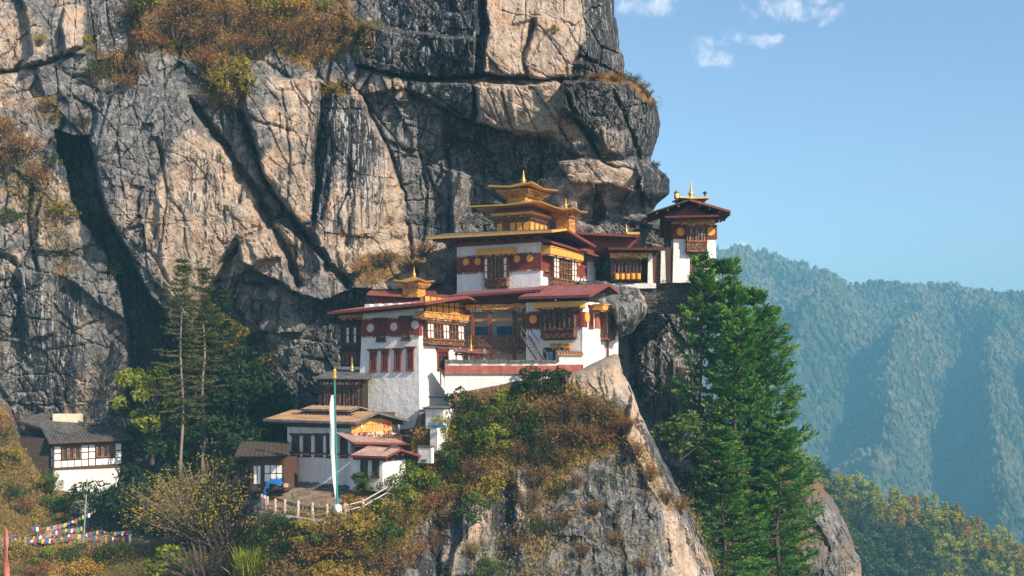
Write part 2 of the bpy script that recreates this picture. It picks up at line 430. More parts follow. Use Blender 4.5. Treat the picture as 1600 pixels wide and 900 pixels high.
M['goldcarved'] = pattern_mat('gold_painted_carving', (.50, .235, .055), (.66, .35, .09), (.25, .09, .04), 5.5, .55)
M['dentil'] = pattern_mat('dentil_painted_row', (.30, .13, .06), (.62, .50, .40), (.10, .03, .025), 3.)
M['soffit'] = plain('red_brown_soffit', (.07, .02, .018), (.12, .035, .03), 2, .85)
M['glass'] = plain('dark_window_opening', (.012, .012, .014), (.03, .028, .028), 2, .35, spec=.5)
M['blueglass'] = plain('pale_blue_pane', (.10, .16, .20), (.24, .33, .38), 2, .2, spec=.5)
M['redroof'] = plain('crimson_roof_sheet', (.16, .045, .048), (.26, .10, .10), 1.2, .6, spec=.4, dirt=((.45, .25, .22), .62, .15, 3))
M['greyroof'] = plain('weathered_grey_roof', (.07, .07, .075), (.16, .155, .155), 1.5, .7, dirt=((.22, .2, .18), .6, .15, 4))
M['stone'] = plain('rough_dark_stone', (.045, .042, .038), (.17, .155, .135), 2.6, .95, bump=.25)
M['coping'] = plain('lichen_stone_coping', (.07, .07, .06), (.22, .21, .17), 4, .95, bump=.15)
M['concrete'] = plain('pale_concrete', (.30, .28, .25), (.46, .43, .39), 2, .9, bump=.05)
M['dirt'] = plain('trodden_earth', (.20, .13, .085), (.34, .24, .165), .9, .95, bump=.1)
M['bark'] = plain('tree_bark', (.045, .032, .025), (.12, .09, .07), 5, .9, bump=.08)
M['palebark'] = plain('pale_tree_bark', (.14, .11, .085), (.30, .25, .20), 4, .9)
M['yellowcloth'] = plain('yellow_cloth', (.50, .25, .055), (.66, .37, .10), 1.6, .9, dirt=((.42, .18, .03), .6, .2, 2))
# ------------------------------------------------------------------ the cliff: real relief in metres, laid out along the wall
MPX = .066                      # metres per photo pixel at the wall
def sheet(name, x_left, sil, y_top, y_bot, depth, step, mats, label=None, wrap=18, wrapd=4., skirt=True):
    """relief sheet from x_left to its right outline sil(row), wrapped away behind the outline; returns object + sampler"""
    rows = np.arange(y_top, y_bot + step, step); nr = len(rows)
    xr = sil(rows); nc = int((xr.max() - x_left) / step) + 1
    s = np.linspace(0, 1, nc)
    px = x_left + (xr[:, None] - x_left) * s[None, :]; py = np.repeat(rows[:, None], nc, 1)
    Y, at = depth(px, py, xr[:, None] - px)
    X = (px - 800) / F * Y; Z = (HOR - py) / F * Y
    k = np.arange(1, wrap + 1)
    yw = Y[:, -1:] + wrapd * (k ** 1.6)[None, :] * .35
    xw = X[:, -1:] - .25 * k[None, :] * wrapd * .3 + .35 * fbm(k[None, :] * .7 + rows[:, None] * .03, rows[:, None] * .06, 77, 3)
    zw = np.repeat(Z[:, -1:], wrap, 1)
    Xf, Yf, Zf = np.hstack([X, xw]), np.hstack([Y, yw]), np.hstack([Z, zw])
    nn = nc + wrap; idx = np.arange(nr * nn).reshape(nr, nn)
    Q = np.stack([idx[:-1, :-1], idx[1:, :-1], idx[1:, 1:], idx[:-1, 1:]], -1).reshape(-1, 4)
    V = np.stack([Xf, Yf, Zf], -1).reshape(-1, 3)
    A = {kk: np.hstack([a, np.repeat(a[:, -1:], wrap, 1)]).ravel() for kk, a in at.items()}
    me = np_mesh(name, V, Q, mats, A, smooth=False)
    o = link_mesh(name, me); o['kind'] = 'structure'
    def sample(qx, qy):
        r = np.clip(np.rint((np.asarray(qy, float) - y_top) / step).astype(int), 0, nr - 1)
        c = np.clip(np.rint((np.asarray(qx, float) - x_left) / (xr[r] - x_left) * (nc - 1)).astype(int), 0, nc - 1)
        return np.stack([X[r, c], Y[r, c], Z[r, c]], -1)
    return o, sample

def interp(tab):
    a = np.array(tab, float); return lambda r: np.interp(r, a[:, 0], a[:, 1])

cliff_sil0 = interp([(-260, 930), (-60, 948), (0, 957), (60, 968), (118, 974), (126, 992), (140, 1010), (160, 1022), (190, 1031), (225, 1026), (250, 1016), (262, 1026),
                     (280, 1044), (303, 1044), (318, 1030), (335, 1016), (350, 1075), (440, 1112), (520, 1100), (640, 1098), (760, 1120), (1060, 1140)])
def cliff_sil(r): return cliff_sil0(r) + 5 * fbm(r / 23., r * 0 + 3., 5, 4)
cliff_base = Spline2([(-160, -260, 146), (-160, 200, 118), (-160, 500, 110), (-160, 760, 114), (0, -260, 150), (0, 0, 122), (60, 150, 119), (60, 330, 116), (60, 520, 115.5), (60, 660, 120),
    (150, 560, 117), (170, 690, 122), (300, -260, 152), (300, -60, 132), (300, 60, 124), (300, 130, 119), (300, 300, 117), (280, 430, 118), (320, 560, 125), (330, 700, 127), (400, 760, 126),
    (450, -260, 152), (450, -60, 134), (450, 60, 123), (450, 130, 119), (450, 250, 118), (450, 420, 119), (440, 520, 121), (480, 620, 123), (480, 760, 123),
    (600, -260, 138), (600, 0, 124), (600, 100, 120), (600, 200, 120), (600, 330, 121), (600, 430, 122), (620, 600, 123), (620, 800, 121),
    (750, -260, 130), (750, 0, 122), (750, 110, 120), (750, 200, 121.8), (750, 300, 125), (750, 420, 127), (750, 620, 123), (900, -260, 128), (900, 0, 121), (900, 100, 120),
    (900, 180, 121), (900, 280, 123.2), (900, 370, 126.5), (900, 470, 131), (900, 640, 124), (980, 150, 122), (1000, 250, 125), (1025, 300, 126.5), (1020, 420, 134), (1040, 520, 129), (1060, 680, 127),
    (1080, 880, 124), (1000, 1060, 120), (500, 1060, 120), (0, 1060, 104)])
# slabs and blocks of the wall: outline, step out of the wall, tilt across, tilt down (m per 100 px), edge softness, tan, dark (stain, and in the hollows painted shade)
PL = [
 ([(85, 205), (140, 215), (168, 330), (207, 410), (237, 465), (275, 508), (312, 540), (300, 640), (205, 720), (188, 640), (207, 560), (196, 470), (168, 400), (115, 320)], 8., 0, 0, 5, -.3, .45),  # deep gully, its shade put into the dark value
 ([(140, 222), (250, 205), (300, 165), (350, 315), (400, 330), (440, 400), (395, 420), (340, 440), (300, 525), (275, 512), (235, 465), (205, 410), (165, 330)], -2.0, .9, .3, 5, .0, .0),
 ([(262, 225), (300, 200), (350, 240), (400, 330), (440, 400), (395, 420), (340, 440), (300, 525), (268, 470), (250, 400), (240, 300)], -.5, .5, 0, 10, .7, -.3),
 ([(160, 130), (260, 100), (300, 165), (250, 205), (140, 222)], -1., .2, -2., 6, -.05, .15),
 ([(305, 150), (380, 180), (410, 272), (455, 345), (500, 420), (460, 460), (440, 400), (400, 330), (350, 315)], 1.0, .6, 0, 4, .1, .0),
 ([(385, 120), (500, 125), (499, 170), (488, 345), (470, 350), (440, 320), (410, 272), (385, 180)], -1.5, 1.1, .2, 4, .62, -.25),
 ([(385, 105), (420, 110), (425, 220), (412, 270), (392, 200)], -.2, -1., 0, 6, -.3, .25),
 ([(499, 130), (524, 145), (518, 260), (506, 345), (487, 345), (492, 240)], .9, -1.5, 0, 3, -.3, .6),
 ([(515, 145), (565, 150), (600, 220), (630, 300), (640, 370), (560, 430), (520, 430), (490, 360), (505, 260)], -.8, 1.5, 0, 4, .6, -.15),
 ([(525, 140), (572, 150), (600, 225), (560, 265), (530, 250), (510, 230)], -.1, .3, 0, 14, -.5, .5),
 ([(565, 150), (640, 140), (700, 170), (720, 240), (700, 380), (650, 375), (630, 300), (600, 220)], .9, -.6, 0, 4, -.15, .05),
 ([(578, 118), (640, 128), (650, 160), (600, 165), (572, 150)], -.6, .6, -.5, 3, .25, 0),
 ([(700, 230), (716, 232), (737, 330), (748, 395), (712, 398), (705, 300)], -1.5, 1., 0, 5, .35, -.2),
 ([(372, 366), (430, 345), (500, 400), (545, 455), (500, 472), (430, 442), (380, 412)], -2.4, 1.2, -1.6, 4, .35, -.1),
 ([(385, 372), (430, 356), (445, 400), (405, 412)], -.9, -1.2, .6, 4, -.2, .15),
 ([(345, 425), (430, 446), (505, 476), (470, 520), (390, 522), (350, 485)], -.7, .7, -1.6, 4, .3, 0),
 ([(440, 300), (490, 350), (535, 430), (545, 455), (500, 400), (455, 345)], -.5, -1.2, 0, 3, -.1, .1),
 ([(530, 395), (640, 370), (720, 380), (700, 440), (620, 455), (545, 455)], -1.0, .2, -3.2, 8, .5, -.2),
 ([(560, 38), (740, 60), (752, 118), (640, 124), (560, 106)], -1.8, 0, 2.6, 4, -.4, .8),  # overhang face: stain and shade both in the dark value
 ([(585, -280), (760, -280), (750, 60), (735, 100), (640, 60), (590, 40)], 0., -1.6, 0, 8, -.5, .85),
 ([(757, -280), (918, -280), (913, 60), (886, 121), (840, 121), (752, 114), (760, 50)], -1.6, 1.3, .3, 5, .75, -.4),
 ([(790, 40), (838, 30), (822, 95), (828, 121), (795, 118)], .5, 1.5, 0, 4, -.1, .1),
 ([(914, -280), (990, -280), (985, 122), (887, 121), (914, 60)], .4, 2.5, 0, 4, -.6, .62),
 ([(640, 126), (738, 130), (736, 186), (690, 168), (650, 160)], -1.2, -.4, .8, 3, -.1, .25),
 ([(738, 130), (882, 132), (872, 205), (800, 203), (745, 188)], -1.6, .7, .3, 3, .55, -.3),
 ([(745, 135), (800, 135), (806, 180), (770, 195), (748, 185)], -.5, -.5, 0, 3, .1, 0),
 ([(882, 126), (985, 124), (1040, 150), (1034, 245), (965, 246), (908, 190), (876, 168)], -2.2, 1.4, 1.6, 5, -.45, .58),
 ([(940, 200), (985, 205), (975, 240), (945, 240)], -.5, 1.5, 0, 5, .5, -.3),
 ([(688, 186), (745, 192), (800, 208), (865, 214), (905, 248), (960, 250), (880, 250), (835, 285), (780, 290), (700, 262)], 1.5, 0, 2.6, 6, -.3, .5),  # undercut of the arch, shadow painted in through the dark value
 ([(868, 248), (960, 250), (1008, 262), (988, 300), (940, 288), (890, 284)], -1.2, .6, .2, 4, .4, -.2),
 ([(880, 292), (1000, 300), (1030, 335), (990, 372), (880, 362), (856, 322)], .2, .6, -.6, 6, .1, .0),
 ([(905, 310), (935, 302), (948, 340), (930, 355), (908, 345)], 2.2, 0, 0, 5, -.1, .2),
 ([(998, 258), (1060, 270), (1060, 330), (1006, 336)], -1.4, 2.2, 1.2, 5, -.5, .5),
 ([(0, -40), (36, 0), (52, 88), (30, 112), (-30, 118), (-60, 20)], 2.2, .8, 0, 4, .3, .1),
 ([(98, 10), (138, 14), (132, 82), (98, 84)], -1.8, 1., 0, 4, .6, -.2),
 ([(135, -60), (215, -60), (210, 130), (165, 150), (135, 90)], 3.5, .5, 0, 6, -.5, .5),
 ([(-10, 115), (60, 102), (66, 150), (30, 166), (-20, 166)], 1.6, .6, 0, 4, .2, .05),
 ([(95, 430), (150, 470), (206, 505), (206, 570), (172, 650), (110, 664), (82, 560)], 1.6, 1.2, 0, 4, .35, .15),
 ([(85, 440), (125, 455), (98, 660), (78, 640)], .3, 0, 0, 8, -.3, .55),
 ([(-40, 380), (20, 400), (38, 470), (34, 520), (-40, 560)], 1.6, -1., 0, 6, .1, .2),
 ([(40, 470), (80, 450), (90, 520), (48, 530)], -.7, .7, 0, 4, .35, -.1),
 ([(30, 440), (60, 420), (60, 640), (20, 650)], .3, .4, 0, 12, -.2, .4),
 ([(490, 480), (560, 470), (600, 640), (560, 740), (440, 720), (440, 620), (470, 540)], 1.5, 0, 0, 14, -.3, .25),  # recess left of the tower, coloured darker for its shade
 ([(975, 445), (1130, 440), (1130, 760), (1030, 700), (985, 600)], 1.5, -1.8, .6, 10, -.5, .55),  # shadowed wall behind the pines; the shadow is in the colour
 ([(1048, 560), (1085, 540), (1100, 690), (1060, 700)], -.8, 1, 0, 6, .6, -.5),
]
CR = [([(300, 160), (350, 228), (398, 305), (440, 385), (468, 445)], 7, 3.2), ([(378, 178), (408, 272), (450, 336), (500, 398), (545, 445)], 5, 2.4),
      ([(560, 106), (640, 123), (750, 119), (880, 126), (985, 127)], 2.6, 1.8), ([(565, 150), (600, 220), (630, 300), (642, 372), (650, 440)], 3, 1.3),
      ([(875, 130), (905, 190), (935, 245)], 4.5, 1.8), ([(832, 40), (815, 90), (826, 122)], 3.5, 1.1), ([(735, 128), (747, 190)], 2.6, 1.), ([(745, 60), (742, 125)], 2.5, .9),
      ([(-20, 122), (60, 102), (100, 86), (145, 62)], 4, 1.5), ([(340, 440), (380, 372), (440, 340)], 4, 2.), ([(345, 480), (372, 440), (430, 446)], 3, 1.),
      ([(640, 150), (690, 170), (745, 190), (800, 206)], 3, 1.), ([(655, 240), (668, 300), (660, 380)], 2.5, .8), ([(960, 150), (985, 200), (1005, 262)], 2.5, .8),
      ([(100, 190), (70, 240), (45, 330), (55, 420)], 4, 1.4), ([(245, 215), (262, 290), (248, 400)], 2.2, .6), ([(440, 140), (452, 230), (446, 320)], 2, .5),
      ([(545, 250), (550, 330), (540, 420)], 2, .5), ([(780, 135), (800, 200)], 2, .6), ([(935, 250), (960, 262), (1005, 262)], 3, 1.)]
MOSS = [([(195, -80), (560, -80), (540, 30), (600, 44), (560, 84), (470, 108), (400, 72), (392, 160), (330, 175), (300, 100), (210, 72)], .8, 18), ([(960, 112), (1015, 118), (1024, 165), (1006, 160), (985, 132), (900, 130)], .8, 6),
        ([(0, 190), (50, 230), (110, 330), (120, 420), (96, 430), (60, 350), (-40, 280)], .55, 14), ([(60, 150), (100, 170), (96, 200), (50, 190)], .6, 8),
        ([(150, 70), (205, 80), (190, 140), (130, 130)], .5, 14), ([(545, 400), (700, 385), (690, 430), (560, 450)], .5, 16), ([(495, 128), (545, 128), (540, 152), (500, 150)], .8, 5)]
STK = [([(298, 245), (345, 235), (350, 330), (296, 335)], 1., 8), ([(345, 330), (382, 295), (374, 400), (345, 425)], 1., 6), ([(515, 160), (585, 165), (606, 250), (600, 330), (560, 420), (505, 400), (500, 300)], .9, 12), ([(480, 130), (520, 140), (510, 350), (485, 350)], .8, 5),
       ([(20, 400), (70, 440), (132, 470), (120, 660), (0, 660), (10, 520)], .9, 14), ([(150, 560), (206, 540), (190, 640), (150, 650)], .8, 10), ([(560, -60), (760, -60), (745, 118), (570, 100)], .6, 10), ([(150, 0), (210, 0), (205, 130), (150, 140)], .8, 10), ([(905, -60), (975, -60), (975, 122), (890, 120)], .5, 8),
       ([(890, 140), (1030, 150), (1030, 240), (960, 240)], .5, 14), ([(225, 110), (275, 120), (250, 200), (225, 200)], .6, 10), ([(700, 230), (760, 230), (760, 390), (690, 390)], .5, 14), ([(440, 520), (540, 470), (560, 640), (440, 640)], .6, 16), ([(985, 460), (1100, 450), (1100, 760), (1010, 640)], .7, 14), ([(640, 170), (690, 180), (700, 380), (650, 370)], .5, 12)]
def cliff_depth(px, py, edge):
    X, Z = px * MPX, py * MPX
    qx = px + 6 * fbm(px / 40, py / 40, 21, 5, .6); qy = py + 6 * fbm(px / 40, py / 40, 31, 5, .6)
    Y = cliff_base(px, py)
    tan = .04 + .34 * sstep(.02, .30, fbm(X / 8, Z / 11, 701, 4)); dark = .04 + .42 * sstep(.05, .30, fbm(X / 7, Z / 16, 711, 4)); moss = np.zeros(px.shape)
    smooth = np.zeros(px.shape)
    for poly, dY, gx, gy, soft, tn, dk in PL:
        p = np.array(poly, float)
        if len(p) > 3:
            cx, cy_ = p.mean(0); m = sstep(soft * .6, -soft * .6, poly_sd(qx, qy, poly))
            Y += m * (dY + gx * (px - cx) / 100 + gy * (py - cy_) / 100)
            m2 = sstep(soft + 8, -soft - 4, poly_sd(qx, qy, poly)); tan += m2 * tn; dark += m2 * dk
            if tn > .3: smooth = np.maximum(smooth, m)
    for pts, wd, dp in CR:
        d = line_d(qx, qy, pts) / (wd * (.6 + .9 * np.abs(fbm(px / 30, py / 30, 9, 2)) * 2)); Y += dp * np.exp(-d ** 2)
    for poly, v, soft in MOSS: moss += v * sstep(soft, -soft, poly_sd(qx, qy, poly))
    k = 1 - .6 * smooth
    wx, wz = X + .4 * fbm(X / 2, Z / 2, 41, 4), Z + .4 * fbm(X / 2, Z / 2, 51, 4)
    h1, e1 = facets(wx / 6.0, wz / 8.5, 3, 1.1, .55); h2, e2 = facets(wx / 2.1 + .3 * wz, wz / 3.2, 13, .55, .20); h3, e3 = facets(wx / .85 + .2 * wz, wz / 1.3, 23, .28, .09)
    Y += k * (h1 * .9 + h2 * .8) + (h3) * (.25 + .45 * k)
    Y += k * (.22 * np.exp(-(e1 / .035) ** 2) + .12 * np.exp(-(e2 / .05) ** 2))
    Y += .8 * fbm(X / 7, Z / 9, 61, 3) - .05 * ridged(X / 1.6, Z / 3.5, 71, 4) * k + .06 * fbm(X / .5, Z / .7, 81, 3)
    # long joints: one family leaning down to the right, one nearly level, one upright; and shells of rock that have peeled off in steps
    U, V_ = X * .55 + Z * .83, X * .83 - Z * .55; W2 = .22 * fbm(X / 1.4, Z / 1.4, 611, 4)
    for a_, b_, sd_, sl_, st_, dp_, wd_ in ((U / 12, (V_ + W2) / 2.6, 621, .30, .42, .60, .035), ((X + W2) / 2.4, Z / 10, 631, .25, .30, .45, .035), ((X + .3 * Z) / 8, (Z + W2 - .25 * X) / 3.0, 641, .25, .30, .45, .035), (U / 4.2, (V_ + W2) / .9, 651, .10, .12, .18, .05), ((X + W2) / .8, Z / 3.6, 661, .08, .09, .12, .05)):
        h_, e_ = facets(a_, b_, sd_, sl_, st_); mm = sstep(-.04, .32, fbm(X / 9 + sd_, Z / 11, sd_ + 7, 3)); Y += (.3 + .7 * k) * (h_ * (.4 + .6 * mm) + dp_ * mm * np.exp(-(e_ / wd_) ** 2))
    # flutes worn by water, running down the wall
    Y += (.22 + .3 * np.clip(dark, 0, 1)) * fbm(X / .9, Z / 14, 91, 3)
    t = np.clip(1 - edge / 70., 0, 1); Y += 7 * (1 - np.sqrt(np.maximum(0, 1 - t ** 2)))
    strk = np.zeros(px.shape)
    for poly, v, soft in STK: strk = np.maximum(strk, v * sstep(soft, -soft, poly_sd(qx, qy, poly)))
    moss += .35 * sstep(.3, .9, ridged(X / 9, Z / 5, 101, 3)) * sstep(.1, .5, fbm(X / 6, Z / 4, 103, 4) + .2)
    return Y, {'tan': tan, 'dark': dark, 'moss': moss, 'streak': strk}
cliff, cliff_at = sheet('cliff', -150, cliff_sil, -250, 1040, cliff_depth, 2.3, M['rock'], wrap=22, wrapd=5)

# ------------------------------------------------------------------ the hillside with the crag under the temples
crag_sil0 = interp([(540, 962), (556, 966), (585, 974), (610, 988), (650, 1002), (710, 1032), (770, 1064), (830, 1094), (900, 1118), (1000, 1158), (1100, 1190)])
def crag_sil(r): return crag_sil0(r) + 3 * fbm(r / 17., r * 0 + 8., 15, 4)
crag_top = interp([(-200, 600), (-10, 625), (14, 650), (26, 690), (50, 728), (80, 770), (150, 775), (205, 790), (235, 800), (330, 780), (400, 765), (440, 752), (560, 752), (600, 735), (640, 705), (655, 650), (690, 640), (705, 624), (800, 604), (870, 596), (915, 586), (968, 574)])
hill_base = Spline2([(-150, 620, 112), (0, 650, 111), (0, 760, 107), (-150, 800, 104), (0, 850, 101), (60, 700, 111), (90, 780, 111), (60, 850, 104), (150, 790, 112), (190, 800, 112), (130, 848, 105.5), (60, 900, 99), (-150, 960, 92),
    (230, 846, 106), (300, 800, 109), (330, 850, 102), (230, 900, 99), (300, 1000, 90), (370, 790, 102), (410, 765, 100.5), (405, 800, 94), (450, 790, 95.3), (520, 806, 91.5), (560, 804, 91.8), (605, 782, 93.5), (560, 772, 96.5), (450, 768, 98.8), (520, 770, 97),
    (420, 830, 93), (520, 840, 91.5), (440, 900, 90), (560, 900, 90), (600, 840, 92), (620, 760, 97), (640, 730, 99.5), (660, 680, 101.5), (690, 640, 103), (640, 820, 94.5), (680, 900, 94), (700, 760, 98.5), (720, 840, 96.5), (760, 740, 99), (800, 620, 104), (760, 660, 102), (800, 700, 100.5),
    (800, 840, 96.5), (860, 640, 103), (860, 760, 98.5), (880, 900, 95), (900, 600, 104), (920, 680, 101.5), (950, 580, 104.2), (960, 640, 103), (975, 720, 100.5), (1000, 780, 99), (1030, 860, 97), (1000, 1100, 90), (1060, 860, 98.5), (700, 1100, 89), (400, 1100, 84), (0, 1100, 84)])
def ground_z(Y, py): return (HOR - py) / F * Y
HP = [ # slabs of the crag
 ([(965, 560), (985, 612), (975, 690), (1040, 800), (1056, 905), (1125, 905), (1090, 830), (1060, 770), (1000, 650)], -.6, 2.6, 0, 3, .85, -.4),
 ([(1000, 652), (1066, 772), (1125, 900), (1095, 905), (1068, 830), (1030, 745), (990, 665)], .1, 1.6, 0, 3, -.7, .55),
 ([(880, 590), (962, 560), (975, 600), (940, 640), (880, 625)], -.8, .8, .4, 6, .75, -.2),
 ([(930, 705), (975, 690), (1040, 800), (1030, 905), (840, 905), (850, 800), (880, 730)], -.3, -.4, 0, 6, -.12, .05),
 ([(755, 700), (800, 690), (830, 780), (820, 905), (700, 905), (720, 800)], -.8, 1.2, 0, 6, .25, .0),
 ([(770, 760), (800, 740), (812, 900), (775, 905)], .8, -1., 0, 5, -.3, .35),
 ([(640, 800), (700, 770), (720, 905), (600, 905)], -.4, .6, 0, 8, .1, .1),
 ([(660, 790), (685, 780), (690, 905), (655, 905)], .6, 0, 0, 5, -.2, .35),
]
HM = [([(-160, 620), (20, 620), (60, 690), (120, 790), (60, 846), (-160, 850)], .75, 14), ([(-160, 852), (330, 850), (420, 800), (430, 905), (420, 1050), (-160, 1050)], .8, 12), ([(405, 808), (620, 790), (650, 740), (720, 700), (740, 780), (660, 810), (600, 905), (400, 905)], .85, 14),
      ([(640, 690), (680, 600), (880, 590), (960, 640), (990, 690), (930, 712), (840, 720), (740, 780), (640, 760)], .8, 12), ([(840, 620), (975, 640), (990, 700), (900, 730), (850, 800), (830, 700)], .7, 12), ([(820, 700), (870, 690), (850, 905), (815, 905)], .5, 12),
      ([(980, 690), (1010, 700), (1058, 800), (1040, 800)], .55, 6), ([(1060, 772), (1118, 895), (1130, 895), (1072, 772)], .5, 4)]
HM.append(([(840, 715), (985, 715), (1050, 830), (1060, 910), (690, 910), (760, 800)], .12, 14))
HD = [([(410, 762), (560, 764), (600, 770), (610, 786), (520, 806), (404, 802)], 1.), ([(-160, 836), (60, 840), (240, 838), (330, 842), (330, 850), (240, 852), (60, 854), (-160, 860)], 1.)]
def hill_depth(px, py, edge):
    X, Z = px * .055, py * .055
    qx = px + 8 * fbm(px / 40, py / 40, 121, 4); qy = py + 8 * fbm(px / 40, py / 40, 131, 4)
    Y = hill_base(px, py); tan = np.full(px.shape, .22); dark = np.full(px.shape, .34); moss = np.zeros(px.shape); flat = np.zeros(px.shape)
    for poly, dY, gx, gy, soft, tn, dk in HP:
        p = np.array(poly, float); cx, cy_ = p.mean(0); sd = poly_sd(qx, qy, poly); m = sstep(soft, -soft, sd)
        Y += m * (dY + gx * (px - cx) / 100 + gy * (py - cy_) / 100); m2 = sstep(soft + 6, -soft - 3, sd); tan += m2 * tn; dark += m2 * dk
    for poly, v, soft in HM: moss = np.maximum(moss, v * sstep(soft, -soft, poly_sd(qx, qy, poly)))
    for poly, v in HD: flat = np.maximum(flat, v * sstep(5, -5, poly_sd(px, py, poly)))
    wx, wz = X + .3 * fbm(X / 2, Z / 2, 141, 4), Z + .3 * fbm(X / 2, Z / 2, 151, 4)
    h1, e1 = facets(wx / 2.6, wz / 9., 143, .55, .28); h2, e2 = facets(wx / .8, wz / 2.2, 153, .30, .10)
    k = (1 - flat) * (1 - .5 * moss)
    Y += k * (h1 * .8 + h2 * .8 + .06 * np.exp(-(e1 / .04) ** 2)) + (1 - flat) * (.8 * fbm(X / 4, Z / 5, 161, 5) + .14 * fbm(X / .4, Z / .5, 171, 3)) - k * .15 * ridged(X / 1.2, Z / 2, 181, 4)
    t = np.clip(1 - edge / 26., 0, 1); Y += 2.6 * (1 - np.sqrt(np.maximum(0, 1 - t ** 2)))
    # the top of the slope dives in behind the houses and into the wall
    top = crag_top(px) ; Y += np.clip((top - py) / 10, 0, 6) ** 1.6 * 2.2
    moss = np.maximum(moss, .46 * sstep(-.02, .30, fbm(X / 1.8, Z / 4.5, 191, 5)))
    moss *= sstep(-30, 4, py - top)
    return Y, {'tan': tan, 'dark': dark, 'moss': moss, 'soil': flat, 'streak': .35 * sstep(-.1, .3, fbm(X / 5, Z / 12, 195, 3))}
def hill_mat():
    m = M['outcrop']; t = m.node_tree; b = t.nodes['Principled BSDF']
    src = b.inputs['Base Color'].links[0].from_socket
    a = t.nodes.new('ShaderNodeAttribute'); a.attribute_name = 'soil'
    g = t.nodes.new('ShaderNodeNewGeometry'); nz_ = t.nodes.new('ShaderNodeTexNoise'); nz_.inputs['Scale'].default_value = 1.4; nz_.inputs['Detail'].default_value = 7
    t.links.new(g.outputs['Position'], nz_.inputs['Vector'])
    r = t.nodes.new('ShaderNodeValToRGB'); r.color_ramp.elements[0].position = .3; r.color_ramp.elements[0].color = (.15, .10, .07, 1)
    r.color_ramp.elements[1].position = .7; r.color_ramp.elements[1].color = (.36, .27, .19, 1); t.links.new(nz_.outputs['Fac'], r.inputs[0])
    x = t.nodes.new('ShaderNodeMixRGB'); t.links.new(a.outputs['Fac'], x.inputs[0]); t.links.new(src, x.inputs[1]); t.links.new(r.outputs[0], x.inputs[2])
    t.links.new(x.outputs[0], b.inputs['Base Color'])
hill_mat()
hill, hill_at = sheet('hillside', -150, crag_sil, 545, 1080, hill_depth, 2.0, M['outcrop'], wrap=20, wrapd=3.5)

# ------------------------------------------------------------------ far side of the valley
def forest_floor(name, c0, c1):
    return plain(name, c0, c1, .02, .95, detail=8)
M['farfloor'] = plain('far_forest_floor', (.020, .034, .016), (.05, .062, .03), .03, .95, dirt=((.20, .155, .11), .64, .10, .016), detail=9)
M['midfloor'] = plain('near_ridge_floor', (.02, .035, .014), (.06, .06, .025), .05, .95, detail=8)
ridge = interp([(700, 350), (1000, 362), (1110, 386), (1150, 391), (1200, 404), (1260, 424), (1300, 437), (1340, 449), (1400, 447), (1450, 450), (1500, 454), (1560, 461), (1600, 459), (1800, 470), (2200, 440)])
def far_height(x, Y):
    """terrain height of the opposite mountain: a long slope with spurs and gullies coming down to the left"""
    px = 800 + F * x / 2400.
    top = (HOR - ridge(px)) / F * 2400.
    t = np.clip((2400. - Y) / 1330., -.6, 1.25)
    z = top * (1 - np.clip(t, 0, 2) * .35) - np.clip(t, 0, 2) * 560 - np.clip(-t, 0, 1) * 300
    u = x + .42 * (2400 - Y)                 # spurs run obliquely down to the right
    amp = 105 * np.clip(t * 3.2, 0, 1)
    sp = np.abs(((u / 165. + .18 * fbm(u / 310, Y / 310, 205, 3) * 2) % 1.) - .5) * 2
    z += amp * (sp - .5) * 1.25 + 80 * np.clip(t * 3, 0, 1) * fbm(x / 170, Y / 200, 201, 5)
    z += 10 * fbm(x / 34, Y / 30, 203, 3)
    return z
gx = np.linspace(-700, 2700, 360); gy = np.linspace(880, 3200, 260)
GX, GY = np.meshgrid(gx, gy); GZ = far_height(GX, GY)
idx = np.arange(GX.size).reshape(GX.shape)
Q = np.stack([idx[:-1, :-1], idx[:-1, 1:], idx[1:, 1:], idx[1:, :-1]], -1).reshape(-1, 4)
tag(link_mesh('mountain', np_mesh('mountain', np.stack([GX, GY, GZ], -1).reshape(-1, 3), Q, M['farfloor'], smooth=True)), kind='structure')
# one ground sheet under everything, out past the mountain
gx = np.linspace(-1800, 3600, 60); gy = np.linspace(-300, 3600, 50); GX, GY = np.meshgrid(gx, gy)
GZ = -640 + 40 * fbm(GX / 500, GY / 500, 301, 4); idx = np.arange(GX.size).reshape(GX.shape)
Q = np.stack([idx[:-1, :-1], idx[:-1, 1:], idx[1:, 1:], idx[1:, :-1]], -1).reshape(-1, 4)
tag(link_mesh('valley_ground', np_mesh('valley_ground', np.stack([GX, GY, GZ], -1).reshape(-1, 3), Q, M['farfloor'], smooth=True)), kind='structure')
# the nearer wooded ridge at lower right: crest falls from left to right
mid_crest = interp([(1000, 640), (1200, 716), (1260, 742), (1300, 760), (1360, 782), (1420, 800), (1480, 822), (1540, 850), (1600, 882), (1700, 930), (2000, 1040)])
MIDY = 470.
def mid_height(x, Y):
    px = 800 + F * x / MIDY; top = (HOR - mid_crest(px)) / F * MIDY - 3
    d = (Y - MIDY)
    return top - np.where(d < 0, -d * .62, d * .8) + 7 * fbm(x / 40, Y / 40, 211, 4) + 3 * fbm(x / 12, Y / 12, 213, 3)
gx = np.linspace(60, 420, 130); gy = np.linspace(330, 640, 100); GX, GY = np.meshgrid(gx, gy); GZ = mid_height(GX, GY); idx = np.arange(GX.size).reshape(GX.shape)
Q = np.stack([idx[:-1, :-1], idx[:-1, 1:], idx[1:, 1:], idx[1:, :-1]], -1).reshape(-1, 4)
tag(link_mesh('wooded_ridge', np_mesh('wooded_ridge', np.stack([GX, GY, GZ], -1).reshape(-1, 3), Q, M['midfloor'], smooth=True)), kind='structure')
